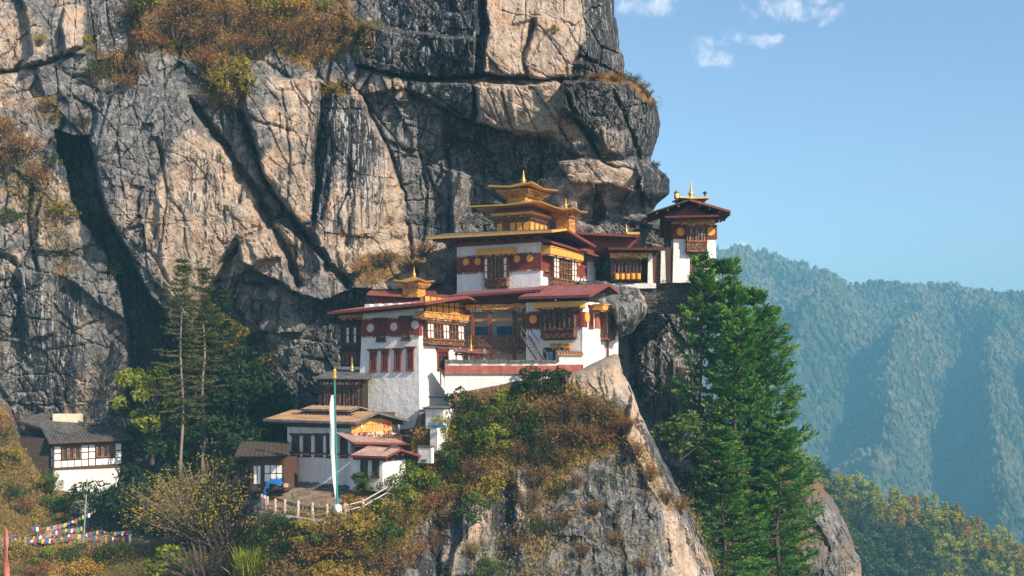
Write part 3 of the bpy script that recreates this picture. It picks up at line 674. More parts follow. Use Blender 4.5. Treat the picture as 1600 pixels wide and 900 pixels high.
# small crag at the foot of the pines on the right
nose_sil0 = interp([(660, 1120), (700, 1185), (730, 1245), (750, 1275), (765, 1288), (780, 1300), (800, 1312), (830, 1326), (870, 1340), (900, 1348), (1000, 1365), (1100, 1380)])
def nose_sil(r): return nose_sil0(r) + 4 * fbm(r / 15., r * 0 + 5., 25, 4)
nose_base = Spline2([(1050, 700, 140), (1050, 900, 130), (1180, 740, 139), (1180, 900, 130), (1240, 760, 134), (1250, 900, 129), (1280, 800, 131), (1320, 900, 130), (1300, 1100, 122), (1050, 1100, 120), (1080, 640, 150), (1200, 690, 150)])
def nose_depth(px, py, edge):
    X, Z = px * .07, py * .07
    Y = nose_base(px, py); wx, wz = X + .8 * fbm(X / 3, Z / 3, 241, 4), Z + .8 * fbm(X / 3, Z / 3, 251, 4)
    h1, e1 = facets(wx / 3.0, wz / 4.5, 243, .9, .5); h2, e2 = facets(wx / 1.0, wz / 1.4, 253, .35, .15)
    Y += h1 + h2 + .4 * np.exp(-(e1 / .06) ** 2) + .9 * fbm(X / 4, Z / 5, 261, 5)
    t = np.clip(1 - edge / 40., 0, 1); Y += 5 * (1 - np.sqrt(np.maximum(0, 1 - t ** 2)))
    top = interp([(1040, 700), (1180, 715), (1255, 762), (1300, 785), (1340, 840), (1400, 930)])(px) + 14 * fbm(px / 25, px * 0 + 2, 265, 4); Y += np.clip((top - py) / 6, 0, 3) ** 1.4 * 2
    moss = .75 * sstep(1275, 1240, px + 25 * fbm(px / 30, py / 30, 263, 4)) + .6 * sstep(800, 770, py) 
    return Y, {'tan': np.full(px.shape, .08) + .5 * sstep(870, 900, py) * sstep(1300, 1330, px), 'dark': np.full(px.shape, .36), 'moss': np.maximum(moss, .5 * sstep(0., .35, fbm(X / 1.6, Z / 2.4, 267, 5))), 'streak': np.full(px.shape, .3)}
M['nose'] = rock_mat('side_crag_rock', .8)
nose, nose_at = sheet('rock_spur', 1050, nose_sil, 660, 1100, nose_depth, 2.6, M['nose'], wrap=14, wrapd=4)

# ------------------------------------------------------------------ air
HZ = bpy.data.materials.new('valley_haze'); HZ.use_nodes = True; t = HZ.node_tree; t.nodes.clear()
o_ = t.nodes.new('ShaderNodeOutputMaterial'); pv = t.nodes.new('ShaderNodeVolumePrincipled'); t.links.new(pv.outputs[0], o_.inputs['Volume'])
pv.inputs['Color'].default_value = (.22, .60, .86, 1); pv.inputs['Density'].default_value = .00033; pv.inputs['Anisotropy'].default_value = -.3
b = MB(); b.quadbox([(-1900, -320, -720), (3700, -320, -720), (3700, 3700, -720), (-1900, 3700, -720), (-1900, -320, 315), (3700, -320, 315), (3700, 3700, 315), (-1900, 3700, 315)])
hz = b.build('haze', HZ); tag(hz, kind='stuff')
# ------------------------------------------------------------------ building kit
class Face:
    """a wall plane: s metres along it, z up, d metres out of it; lean = how much it falls back per metre of height"""
    def __init__(s, O, u, n, lean=0., zb=0.):
        s.O, s.u, s.n, s.lean, s.zb = np.array(O, float), np.array(u, float), np.array(n, float), lean, zb
    def at(s, a, z, d=0.):
        d = d - s.lean * (z - s.zb); p = s.O + a * s.u + d * s.n
        return (p[0], p[1], z)
    def sz(s, px, py, d=0.):
        k = (px - 800) / F; z = s.zb
        for _ in range(4):
            o = s.O + (d - s.lean * (z - s.zb)) * s.n
            a = (k * o[1] - o[0]) / (s.u[0] - k * s.u[1]); y = o[1] + a * s.u[1]; z = (HOR - py) / F * y
        return a, z
    def rect(s, x0, x1, y0, y1, d=0.):
        a0 = s.sz(x0, (y0 + y1) / 2, d)[0]; a1 = s.sz(x1, (y0 + y1) / 2, d)[0]
        xm = (x0 + x1) / 2
        return min(a0, a1), max(a0, a1), s.sz(xm, y1, d)[1], s.sz(xm, y0, d)[1]
class Bld:
    """near corner at photo pixel px and depth Y; left face runs back at angle ang from the picture plane"""
    def __init__(s, px, Y, ang, lean=0., pyb=600.):
        a = rad(ang); s.O = np.array(((px - 800) / F * Y, Y)); s.Y = Y
        s.uL, s.uR = np.array((-cos(a), sin(a))), np.array((sin(a), cos(a)))
        nL, nR = np.array((-sin(a), -cos(a))), np.array((cos(a), -sin(a)))
        s.zb = (HOR - pyb) / F * Y; s.lean = lean
        s.L, s.R = Face(s.O, s.uL, nL, lean, s.zb), Face(s.O, s.uR, nR, lean, s.zb)
    def z(s, py): return (HOR - py) / F * s.Y
    def xy(s, a, b): return s.O + a * s.uL + b * s.uR
    def pt(s, a, b, z): p = s.xy(a, b); return (p[0], p[1], z)
    def at(s, a, b, py): p = s.xy(a, b); return (p[0], p[1], (HOR - py) / F * p[1])
    def a_for(s, px, b=0.):
        k = (px - 800) / F; o = s.O + b * s.uR; return (k * o[1] - o[0]) / (s.uL[0] - k * s.uL[1])
    def b_for(s, px, a=0.):
        k = (px - 800) / F; o = s.O + a * s.uL; return (k * o[1] - o[0]) / (s.uR[0] - k * s.uR[1])
    def loop(s, a0, a1, b0, b1, z): return [s.pt(a0, b0, z), s.pt(a0, b1, z), s.pt(a1, b1, z), s.pt(a1, b0, z)]
    def bx(s, mb, a0, a1, b0, b1, z0, z1, mi=0):
        return mb.quadbox(s.loop(a0, a1, b0, b1, z0) + s.loop(a0, a1, b0, b1, z1), mi)
    def body(s, mb, la, lb, z0, z1, mi=0):
        t0, t1 = s.lean * (z0 - s.zb), s.lean * (z1 - s.zb)
        return mb.quadbox(s.loop(t0, la - t0, t0, lb - t0, z0) + s.loop(t1, la - t1, t1, lb - t1, z1), mi)
    def root(s, name, label, cat, z, group=None): return empty(name, s.pt(.0, .0, z), label, cat, group)

def band(parent, fcs, z0, z1, d, m, name='painted_band'):
    """fcs: list of (face, s0, s1)"""
    b = MB()
    for fc, s0, s1 in fcs: b.fbox(fc, s0, s1, z0, z1, -.05, d)
    return b.build(name, m, parent)
def discs(parent, fc, pts, r, d, m, name='disc'):
    for px, py in pts:
        s_, z_ = fc.sz(px, py); MB().disc(fc, s_, z_, r, 0, d).build(name, m, parent)
def dentils(mb, fc, s0, s1, z0, z1, d0, d1, pitch=.28, mi=0):
    n = max(1, int((s1 - s0) / pitch)); p = (s1 - s0) / n
    for i in range(n): mb.fbox(fc, s0 + i * p, s0 + (i + .58) * p, z0, z1, d0, d1, mi)
def window(parent, fc, x0, x1, y0, y1, nx=2, ny=2, frame='timber', lintel=.18, out=.10, pane='glass', name='window'):
    s0, s1, z0, z1 = fc.rect(x0, x1, y0, y1); wd = .09
    f = MB()
    f.fbox(fc, s0 - .06, s0 + wd, z0, z1, -.1, out); f.fbox(fc, s1 - wd, s1 + .06, z0, z1, -.1, out)
    f.fbox(fc, s0 + wd, s1 - wd, z0, z0 + wd, -.1, out); f.fbox(fc, s0 + wd, s1 - wd, z1 - wd, z1, -.1, out)
    for i in range(1, nx):
        c = s0 + (s1 - s0) * i / nx; f.fbox(fc, c - .035, c + .035, z0 + wd, z1 - wd, -.08, out - .03)
    for j in range(1, ny):
        c = z0 + (z1 - z0) * j / ny; f.fbox(fc, s0 + wd, s1 - wd, c - .03, c + .03, -.08, out - .035)
    if lintel:
        f.fbox(fc, s0 - .18, s1 + .18, z1 + .002, z1 + lintel * .5, -.05, out + .06); f.fbox(fc, s0 - .26, s1 + .26, z1 + lintel * .5 + .002, z1 + lintel, -.05, out + .16)
        f.fbox(fc, s0 - .12, s1 + .12, z0 - .1, z0 - .002, -.05, out + .06)
    fo = f.build(name, M[frame], parent)
    MB().fbox(fc, s0 + wd * .8, s1 - wd * .8, z0 + wd * .8, z1 - wd * .8, -.1, .015).build('pane', M[pane], fo)
    return fo
def bay(parent, fc, x0, x1, y0, y1, rows, out=.65, apron=.26, wood='carved', white='white_plain', head=.10, name='bay_window', taper=True):
    """projecting carved window; rows = strings, one letter per light: w white panel, d dark opening, c carved panel, b pale blue"""
    s0, s1, z0, z1 = fc.rect(x0, x1, y0, y1, out * .8)
    H = z1 - z0; za = z0 + apron * H; zt = z1 - head * H
    nx, ny = len(rows[0]), len(rows); W = s1 - s0
    f = MB(); pw = min(.07, W / nx * .22)
    f.fbox(fc, s0 + .05, s1 - .05, za, zt, -.1, out - .18)                       # body behind the lights
    f.fbox(fc, s0, s1, za - .05, za + .10, -.1, out + .05)                         # sill
    for i in range(nx + 1):
        c = s0 + W * i / nx; f.fbox(fc, max(s0, c - pw), min(s1, c + pw), za + .1, zt, out - .18, out)
    for j in range(1, ny):
        c = za + .1 + (zt - za - .1) * j / ny
        for i in range(nx): f.fbox(fc, s0 + W * i / nx + pw, s0 + W * (i + 1) / nx - pw, c - .04, c + .04, out - .18, out - .02)
    # apron of little balusters, tucked in below
    n = nx * 2
    f.fbox(fc, s0 + .04, s1 - .04, z0 + .25 * (za - z0), za - .05, -.1, out - .1)
    for i in range(n): f.fbox(fc, s0 + W * (i + .22) / n, s0 + W * (i + .78) / n, z0 + .32 * (za - z0), za - .08, out - .1, out - .03)
    f.fbox(fc, s0, s1, z0 + .18 * (za - z0), z0 + .30 * (za - z0), -.1, out)
    if taper: f.fbox(fc, s0 + .12, s1 - .12, z0, z0 + .18 * (za - z0), -.1, out * .55)
    # head: two stepped courses with dentils between
    f.fbox(fc, s0 - .06, s1 + .06, zt, zt + (z1 - zt) * .4, -.1, out + .08)
    dentils(f, fc, s0 - .1, s1 + .1, zt + (z1 - zt) * .4, z1, -.1, out + .16, .24)
    fo = f.build(name, M[wood], parent)
    groups = {}
    for j, r in enumerate(rows):
        zz1 = zt - (zt - za - .1) * j / ny; zz0 = zt - (zt - za - .1) * (j + 1) / ny
        for i, ch in enumerate(r):
            c0, c1 = s0 + W * i / nx + pw, s0 + W * (i + 1) / nx - pw
            if ch in 'wdb': groups.setdefault(ch, MB()).fbox(fc, c0, c1, zz0 + .04, zz1 - .04, out - .18, out - (.06 if ch == 'w' else .14))
    for ch, g in groups.items():
        g.build({'w': 'white_panel', 'd': 'pane', 'b': 'pane'}[ch], M[{'w': white, 'd': 'glass', 'b': 'blueglass'}[ch]], fo)
    return fo
def beam(parent, fc, x0, x1, y0, y1, out, m='goldbeam', name='cornice_beam', dn=True):
    s0, s1, z0, z1 = fc.rect(x0, x1, y0, y1, out)
    b = MB(); b.fbox(fc, s0, s1, z0, z1, -.05, out)
    b.fbox(fc, s0 - .05, s1 + .05, z1 + .003, z1 + .09, -.05, out + .08)
    o = b.build(name, M[m], parent)
    if dn:
        d = MB(); dentils(d, fc, s0 + .05, s1 - .05, z0 - .16, z0 - .003, -.05, out - .08, .3); d.build('dentil_row', M['dentil'], o)
    return o
def roof(parent, c, th=.12, m='redroof', name='roof', soffit='soffit', rafters=10, ribs=0, raf=.14, edge=None):
    """c = [front left, front right, back right, back left] corners of the top surface"""
    c = [np.array(q, float) for q in c]; A, B_, C_, D = c
    b = MB(); b.slab(c, th)
    for i in range(ribs):
        t = (i + .5) / ribs; p, q = A + (B_ - A) * t, D + (C_ - D) * t; e = (B_ - A) / np.linalg.norm(B_ - A) * .04
        b.quadbox([p - e, p + e, q + e, q - e] + [v + (0, 0, .05) for v in (p - e, p + e, q + e, q - e)])
    o = b.build(name, M[m], parent)
    e = MB(); ins = .06
    cc = [A + (C_ - A) * ins * .6, B_ + (D - B_) * ins * .6, C_ + (A - C_) * ins * .6, D + (B_ - D) * ins * .6]
    e.slab([q - (0, 0, th + .003) for q in cc], .05)
    for i in range(rafters):
        t = (i + .5) / rafters; p, q = cc[0] + (cc[1] - cc[0]) * t - (0, 0, th + .053), cc[3] + (cc[2] - cc[3]) * t - (0, 0, th + .053)
        g = (cc[1] - cc[0]) / np.linalg.norm(cc[1] - cc[0]) * .07
        e.quadbox([v - (0, 0, raf) for v in (p - g, p + g, q + g, q - g)] + [p - g, p + g, q + g, q - g])
    for t in (.12, .88) if rafters else ():
        p, q = cc[0] + (cc[3] - cc[0]) * t - (0, 0, th + .056 + raf), cc[1] + (cc[2] - cc[1]) * t - (0, 0, th + .056 + raf)
        g = (cc[3] - cc[0]) / np.linalg.norm(cc[3] - cc[0]) * .09
        e.quadbox([v - (0, 0, .16) for v in (p - g, p + g, q + g, q - g)] + [p - g, p + g, q + g, q - g])
    e.build('eaves', M[soffit], o)
    if edge:
        g = MB()
        for p, q in ((A, B_), (B_, C_)):
            n = np.cross(q - p, (0, 0, 1)); n = n / np.linalg.norm(n) * .05
            g.quadbox([p + n * .1 - (0, 0, th + .08), q + n * .1 - (0, 0, th + .08), q + n - (0, 0, th + .08), p + n - (0, 0, th + .08), p + n * .1 + (0, 0, .03), q + n * .1 + (0, 0, .03), q + n + (0, 0, .03), p + n + (0, 0, .03)])
        g.build('fascia', M[edge], o)
    return o
def gilt_roof(parent, B, ac, bc, ha, hb, ze, h, up=.25, m='gold', name='gilded_roof', th=.14, n=7, flat=.0):
    """concave pagoda roof with turned-up corners, centred on (ac, bc), half sizes ha, hb"""
    def lp(t, z, upv):
        q = []
        for i, (x, y) in enumerate(((-1, -1), (0, -1), (1, -1), (1, 0), (1, 1), (0, 1), (-1, 1), (-1, 0))):
            k = 1 if x and y else 0
            q.append(B.pt(ac + x * ha * t * (1 + .04 * k), bc + y * hb * t * (1 + .04 * k), z + upv * k))
        return q
    L_ = [lp(.9, ze - th, up * .6), lp(1.0, ze - th * .7, up * .9), lp(1.0, ze + .03, up)]
    for i in range(1, n + 1):
        t = 1 - i / n * (1 - flat - .06); L_.append(lp(t, ze + .05 + h * (1 - t) ** 1.7, up * t ** 4))
    return MB().ring(L_).build(name, M[m], parent)
def spire(parent, base, h, r, m='gold', name='finial'):
    prof = [(r, 0), (r * 1.05, .06 * h), (r * .5, .10 * h), (r * .95, .20 * h), (r * 1.0, .27 * h), (r * .42, .36 * h), (r * .62, .42 * h), (r * .30, .50 * h), (r * .42, .56 * h), (r * .2, .66 * h), (r * .26, .74 * h), (r * .09, .88 * h), (.012, h)]
    return MB().lathe(base, prof, 12).build(name, M[m], parent, smooth=True)
def cornice_steps(mb, B, a0, a1, b0, b1, z0, z1, n=3, grow=.55):
    for i in range(n):
        g = grow * (i + 1) / n; B.bx(mb, a0 - g, a1 + g, b0 - g, b1 + g, z0 + (z1 - z0) * i / n + .002, z0 + (z1 - z0) * (i + 1) / n)
        if i < n - 1:
            for fc, l0, l1 in ((Face(B.xy(0, b0 - g), B.uL, B.L.n), a0 - g, a1 + g), (Face(B.xy(a0 - g, 0), B.uR, B.R.n), b0 - g, b1 + g)):
                dentils(mb, fc, l0, l1, z0 + (z1 - z0) * (i + .35) / n, z0 + (z1 - z0) * (i + .95) / n, -.02, .12, .26)
A28 = 28.
# ------------------------------------------------------------------ upper temple with the gilded roofs
B = Bld(845, 113, A28); zb, zt = B.z(480), B.z(378)
la, lb = B.a_for(714), B.b_for(928)
T1 = B.root('hillside_temple', 'uppermost white temple with two tiers of golden roofs against the cliff', 'temple', zb)
b = MB(); B.body(b, la, lb, zb, zt)
B.bx(b, 2., la, lb, B.b_for(956) + .5, zb, B.z(392))
b.build('wall', M['white'], T1)
z0, z1 = B.z(420), B.z(395.5)
bo = band(T1, [(B.L, -.06, la), (B.R, 0, B.b_for(917))], z0, z1, .06, M['maroon'])
d = MB()
for fc, s1 in ((B.L, la), (B.R, B.b_for(917))):
    dentils(d, fc, 0, s1, z0 - .18, z0 - .002, -.02, .09, .26); dentils(d, fc, 0, s1, z1 + .002, z1 + .16, -.02, .11, .26)
d.build('dentil_row', M['dentil'], bo)
discs(T1, B.L, [(728.5, 409.5), (747, 408.5), (808, 404.5), (828, 403.5)], .36, .1, M['ochre'])
discs(T1, B.R, [(904, 409)], .42, .1, M['ochre'])
bay(T1, B.L, 757, 793, 398, 450, ['wcddcw', 'wcddcw', 'wcddcw'], .6)
beam(T1, B.L, 744, 801, 389, 397.5, .95)
bay(T1, B.R, 864, 900, 397, 452, ['wwcdcdcww', 'wwcdcdcww', 'wwcdcdcww', 'wwcdcdcww'], .7)
beam(T1, B.R, 860, 912, 391, 402, 1.05)
window(T1, B.R, 849, 857, 403, 430, 1, 2, 'redwood'); window(T1, B.R, 906, 916, 408, 443, 2, 4, 'redwood', pane='white_plain')
fr2 = Face(B.xy(0, 0), B.uR, B.R.n)
fw = Face(B.xy(2., 0), B.uR, B.R.n)
window(T1, fw, 931, 941, 408, 440, 2, 3, 'redwood')
# main roof: long front eave, gable end to the right
o = 2.3; a_l = B.a_for(666, -o); bR = B.b_for(930, -o); zf = B.at(-o, -o, 360)[2]; zl = B.at(a_l, -o, 371)[2]
bm_ = 1.0
near, left = B.pt(-o, -o, zf), B.pt(a_l, -o, zl)
rn, rl = B.pt(-o, bm_, zf + .55), B.pt(a_l, bm_, zl + .75)
bk, bkl = B.at(-o, bR, 384), B.pt(a_l, bR, B.at(-o, bR, 384)[2])
roof(T1, [left, near, rn, rl], .12, 'greyroof', rafters=22, edge='goldbeam'); roof(T1, [rl, rn, bk, bkl], .12, 'redroof', rafters=18, edge='redwood')
b = MB()   # deep eave brackets and the attic band under the roof
B.bx(b, -.25, la + .25, -.25, lb, zt + .002, zt + .35); B.bx(b, .5, la - .3, .5, lb, zt + .35, zf - .25)
for i in range(8):
    a_ = la * i / 7; b.quadbox([B.pt(a_ - .1, -1.6, zf - .55), B.pt(a_ + .1, -1.6, zf - .55), B.pt(a_ + .1, .3, zt + .36), B.pt(a_ - .1, .3, zt + .36),
                                 B.pt(a_ - .1, -1.6, zf - .38), B.pt(a_ + .1, -1.6, zf - .38), B.pt(a_ + .1, .3, zt + .6), B.pt(a_ - .1, .3, zt + .6)])
b.build('attic', M['redwood'], T1)
# lower tier of eaves over the right face
o2 = 1.3; e0, e1 = B.at(-o2, -.3, 377), B.at(-o2, B.b_for(951, -o2), 404)
i0, i1 = B.pt(1.2, -.3, e0[2] + .35), B.pt(1.2, B.b_for(951, -o2), e1[2] + .35)
roof(T1, [e0, e1, i1, i0], .10, 'redroof', 'lower_roof', rafters=16, edge='redwood')
# gilded lantern: storey, broad gold roof, small upper storey, pagoda roof, finial
a0 = B.a_for(827, 2.2); a1 = B.a_for(776, 2.2); b0 = 2.2; b1 = B.b_for(857, a0)
lz0, lz1 = B.z(366), B.at(a0, b0, 335)[2]
lant = empty('gilded_lantern', B.pt((a0 + a1) / 2, (b0 + b1) / 2, lz0)); lant.parent = T1; lant.location = lant.location - T1.location
b = MB(); B.bx(b, a0, a1, b0, b1, lz0, lz1 - .5); cornice_steps(b, B, a0, a1, b0, b1, lz1 - .52, lz1, 2, .3); b.build('storey', M['carved'], lant)
fl, frr = Face(B.xy(0, b0), B.uL, B.L.n), Face(B.xy(a0, 0), B.uR, B.R.n)
b = MB(); n = 5
for i in range(n):
    if i != 3: b.fbox(fl, a0 + (a1 - a0) * (i + .15) / n, a0 + (a1 - a0) * (i + .85) / n, lz0 + .75, lz1 - .75, -.05, .06)
for i in range(4): b.fbox(frr, b0 + (b1 - b0) * (i + .2) / 4, b0 + (b1 - b0) * (i + .8) / 4, lz0 + .75, lz1 - .75, -.05, .06)
b.build('gold_panel', M['ochre'], lant)
b = MB(); B.bx(b, a0 - .45, a1 + .45, b0 - .45, b1 + .45, lz1 + .003, lz1 + .28); b.build('cornice', M['goldbeam'], lant)
rz = B.at(a0, b0, 321)[2]
b = MB(); B.bx(b, a0 - .1, a1 + .1, b0 - .1, b1 + .1, lz1 + .28, rz - .16); b.build('attic', M['redwood'], lant)
ac, bc = (a0 + a1) / 2, (b0 + b1) / 2
gilt_roof(lant, B, ac, bc, (a1 - a0) / 2 + 1.9, (b1 - b0) / 2 + 1.7, rz, .6, .1, flat=.35)
u0, u1 = a0 + .75, a1 - .9; v0, v1 = b0 + .55, b1 - .55
uz0, uz1 = rz + .3, B.at(ac, bc, 299)[2]
b = MB(); B.bx(b, u0, u1, v0, v1, rz - .1, uz1 - .75); cornice_steps(b, B, u0, u1, v0, v1, uz1 - .77, uz1 - .1, 3, .75); b.build('upper_storey', M['goldcarved'], lant)
gilt_roof(lant, B, (u0 + u1) / 2, (v0 + v1) / 2, (u1 - u0) / 2 + 1.35, (v1 - v0) / 2 + 1.25, uz1 + .1, .85, .28)
spire(lant, B.pt((u0 + u1) / 2, (v0 + v1) / 2, uz1 + .75), B.at(ac, bc, 265)[2] - uz1 - .75, .3)
# second lantern behind, to the right
a2 = B.a_for(884, 7.2); lant2 = empty('gilded_lantern', B.pt(a2, 7.2, B.z(360))); lant2.parent = T1; lant2.location = lant2.location - T1.location
q0, q1 = B.at(a2, 7.2, 366)[2], B.at(a2, 7.2, 333)[2]
b = MB(); B.bx(b, a2 - .75, a2 + .75, 6.5, 7.9, q0, q1 - .6); cornice_steps(b, B, a2 - .75, a2 + .75, 6.5, 7.9, q1 - .6, q1, 3, .45); b.build('storey', M['goldcarved'], lant2)
gilt_roof(lant2, B, a2, 7.2, 1.7, 1.6, q1 + .1, .5, .15); spire(lant2, B.pt(a2, 7.2, q1 + .5), B.at(a2, 7.2, 309)[2] - q1 - .5, .2)

# ------------------------------------------------------------------ rear wing roof and the open prayer gallery beside it
G = Bld(1019, 121, 6.); zb, zt = G.z(446), G.z(392)
la = G.a_for(952)
T2 = G.root('prayer_gallery', 'dark open gallery with carved railing between upper temple and cliff edge tower', 'gallery', zb)
b = MB(); G.bx(b, -2, la, 2.2, 2.5, zb, zt + .6); G.bx(b, -1.4, 0, .3, 2.2, zb, zt); b.build('wall', M['timber'], T2); b = MB(); G.bx(b, -.4, la + .2, -.1, 2.2, zb - .3, zb + .22); b.build('plinth', M['white_worn'], T2)
for p in (1016, 1036):
    c = G.a_for(p); b = MB()
    b.quadbox(G.loop(c - .3, c + .28, -.1, .5, zb + .23) + G.loop(c - .2, c + .2, 0, .4, zt)); b.build('white_pillar', M['white_worn'], T2)
bay(T2, G.L, 955, 1002, 404, 442, ['cdcdcdcd'], .25, .38, 'carved_dark', head=.1, name='carved_railing', taper=False)
b = MB()
for i in range(5):
    c = G.a_for(964 + i * 8.4, -.3); b.lathe(G.pt(c, -.36, G.z(437)), [(.18, 0), (.24, .08), (.24, .55), (.18, .62)], 10)
b.build('prayer_wheel', M['ochre'], T2)
beam(T2, G.L, 953, 1013, 396.5, 402.5, .5, 'goldcarved')
e0, e1 = G.at(G.a_for(950, -1.4), -1.4, 387), G.at(G.a_for(1034, -1.4), -1.4, 388)
roof(T2, [e0, e1, (e1[0], e1[1] + 5, e1[2] + .5), (e0[0], e0[1] + 5, e0[2] + .5)], .12, 'greyroof', rafters=14, edge='soffit')
# upper roofs of the rear wing with a little spire
e0, e1 = P(868, 361, 123), P(998, 368, 122)
roof(T2, [e0, e1, (e1[0], e1[1] + 4, e1[2] + .5), (e0[0], e0[1] + 4, e0[2] + .5)], .14, 'redroof', 'upper_roof', rafters=16, edge='redwood')
b = MB(); p = P(935, 372, 124.6); b.box((p[0], p[1] + 1, p[2] - .6), (4.6, 1.4, 1.0)); b.build('attic', M['redwood'], T2)
p = P(989, 366, 121.2); b = MB(); b.box((p[0], p[1], p[2] + .05), (.65, .5, .12)); b.build('gilded_cap', M['gold'], T2); spire(T2, (p[0] - .7, p[1], p[2] + .16), 1.0, .17)

# ------------------------------------------------------------------ tower at the cliff edge
E = Bld(1051, 123, 84, .035, 443.); zb, zt = E.z(450), E.z(345)
lb = E.b_for(1121); la = 4.5
T3 = E.root('shrine_tower', 'small white shrine tower at the cliff edge under a dark winged roof', 'tower', zb)
b = MB(); E.body(b, la, lb, zb, zt); b.build('wall', M['white'], T3)
z0, z1 = E.z(373), E.z(350)
band(T3, [(E.R, -.05, lb), (E.L, .0, la)], z0, z1, .08, M['maroon'])
discs(T3, E.R, [(1063.5, 362), (1110, 361.5)], .47, .14, M['ochre'])
bay(T3, E.R, 1073, 1105, 353, 397, ['cbcbcbc', 'cbcbcbc'], .75, .45)
window(T3, E.R, 1080, 1097, 402, 429, 3, 2, 'carved')
beam(T3, E.R, 1065, 1116, 344.5, 350.5, 1.0, 'goldcarved')
fr = E.R
def ept(px, py, b_): return P(px, py, b_)
# roof: two wide slopes, ridge running back, gable to the front
Yf = 120.6; ap = P(1078, 311, Yf); lf, rt = P(1010, 333, Yf + 1.6), P(1141, 329, Yf + .3)
bk = lambda p, dd=8.: (p[0] + .8, p[1] + dd, p[2] + .1)
roof(T3, [lf, ap, bk(ap), bk(lf)], .12, 'greyroof', rafters=0); roof(T3, [ap, rt, bk(rt), bk(ap)], .12, 'greyroof', rafters=0, edge='redwood')
b = MB()
for t in (0, .25, .5, .75, 1):
    for p, q in ((lf, ap), (ap, rt)):
        m = [p[i] + (q[i] - p[i]) * t for i in range(3)]; b.quadbox([(m[0] - .07, m[1] + .1, m[2] - .45), (m[0] + .07, m[1] + .1, m[2] - .45), (m[0] + .07, m[1] + 6, m[2] - .45), (m[0] - .07, m[1] + 6, m[2] - .45),
                                                                         (m[0] - .07, m[1] + .1, m[2] - .25), (m[0] + .07, m[1] + .1, m[2] - .25), (m[0] + .07, m[1] + 6, m[2] - .25), (m[0] - .07, m[1] + 6, m[2] - .25)])
E.bx(b, .4, 4, -.3, lb + .3, zt + .002, zt + 1.1); b.build('purlin', M['redwood'], T3)
b = MB(); b.ring([[P(1042, 344, 122.6), P(1116, 343, 122.6), P(1079, 318, 122.6)], [P(1042, 344, 124), P(1116, 343, 124), P(1079, 318, 124)]]); b.build('gable', M['redwood'], T3)
s0, s1 = P(1040, 338, 120.9), P(1122, 336, 120.9)
roof(T3, [s0, s1, (s1[0], s1[1] + 2.6, s1[2] + .4), (s0[0], s0[1] + 2.6, s0[2] + .4)], .1, 'greyroof', 'lower_roof', rafters=12, edge='soffit')
c = E.b_for(1080, 1.5); q = E.z(309)
b = MB(); E.bx(b, .6, 2.6, c - 1.0, c + 1.0, E.z(322), q - .5); cornice_steps(b, E, .6, 2.6, c - 1.0, c + 1.0, q - .5, q, 3, .4); b.build('roof_lantern', M['carved_dark'], T3)
gilt_roof(T3, E, 1.6, c, 1.6, 1.62, q + .05, .3, .08)
spire(T3, E.pt(1.6, c, q + .25), E.at(1.6, c, 282.5)[2] - q - .25, .3)
b = MB(); p = P(1057, 312, 121.4); b.lathe(p, [(.12, 0), (.28, .2), (.22, .6), (.3, .75), (.12, .95), (.03, 1.05)], 8); b.build('gilded_banner', M['gold'], T3)
b = MB(); p = P(1101.5, 307, 121.9); b.lathe(p, [(.06, 0), (.07, .18), (.2, .3), (.2, .45), (.05, .55)], 8); b.build('corner_bell', M['timber'], T3)
# dark timber stage between tower and gallery
b = MB()
for p in (1040, 1046): b.tube([P(p, 447, 124.5), P(p, 330, 124.5)], .16, 6)
b.quadbox([P(1031, 372, 125.5), P(1052, 372, 125.5), P(1052, 372, 126), P(1031, 372, 126), P(1031, 336, 125.5), P(1052, 336, 125.5), P(1052, 336, 126), P(1031, 336, 126)])
b.build('post', M['timber'], T3)

# ------------------------------------------------------------------ dry-stone terrace wall below the tower
fc = Face(np.array(P(972, 443, 121.3)[:2]), np.array((.999, .03)) , np.array((.03, -.999)))
b = MB(); s1 = 10.6; zt_ = (HOR - 444.) / F * 121.3
for r in range(9):
    s_ = -.3; zz = zt_ - .34 * (r + 1)
    while s_ < s1:
        l_ = random.uniform(.35, .9); b.fbox(fc, s_, s_ + l_ - .03, zz + .02, zz + .33, -1.5, random.uniform(-.06, .12)); s_ += l_
b.fbox(fc, -.5, s1 + .3, zt_ + .002, zt_ + .16, -2.2, .22)
tag(b.build('stone_terrace_wall', M['stone']), 'rough dark dry stone wall carrying the cliff edge tower', 'wall')
# ------------------------------------------------------------------ great white tower
W = Bld(656, 105, A28, .035, 690.); zb, zt = W.z(692), W.z(482)
la, lb = W.a_for(557), W.b_for(730)
T4 = W.root('monastery_tower', 'tall battered white tower with maroon band and two rows of narrow windows', 'tower', zb)
b = MB(); W.body(b, la, lb, zb, zt); b.build('wall', M['white_worn'], T4)
z0, z1 = W.z(523.5), W.z(497)
tl = .035 * (z0 - W.zb)
bo = band(T4, [(W.L, tl - .06, la - tl), (W.R, tl, tl + .55)], z0, z1, .06, M['maroon'])
d = MB(); dentils(d, W.L, tl - .1, la - tl, z1 + .002, z1 + .14, -.02, .12, .3); dentils(d, W.L, tl - .1, la - tl, z0 - .13, z0 - .002, -.02, .1, .3); d.build('dentil_row', M['dentil'], bo)
M['paledisc'] = plain('pale_plaster_disc', (.52, .42, .38), (.66, .56, .52), 3, .8)
discs(T4, W.L, [(579.5, 512.5), (616, 510.5), (649, 507.5)], .40, .09, M['paledisc'])
for x, y0, y1 in ((596, 501, 533), (635.5, 498, 531)): window(T4, W.L, x - 6, x + 6, y0, y1, 2, 1, 'timber', .26, .14)
for x, y0, y1 in ((584, 549, 580), (602, 548, 579.5), (622, 547, 579), (641.5, 545, 578)): window(T4, W.L, x - 4.6, x + 4.6, y0, y1, 2, 3, 'redwood', .22, .14)
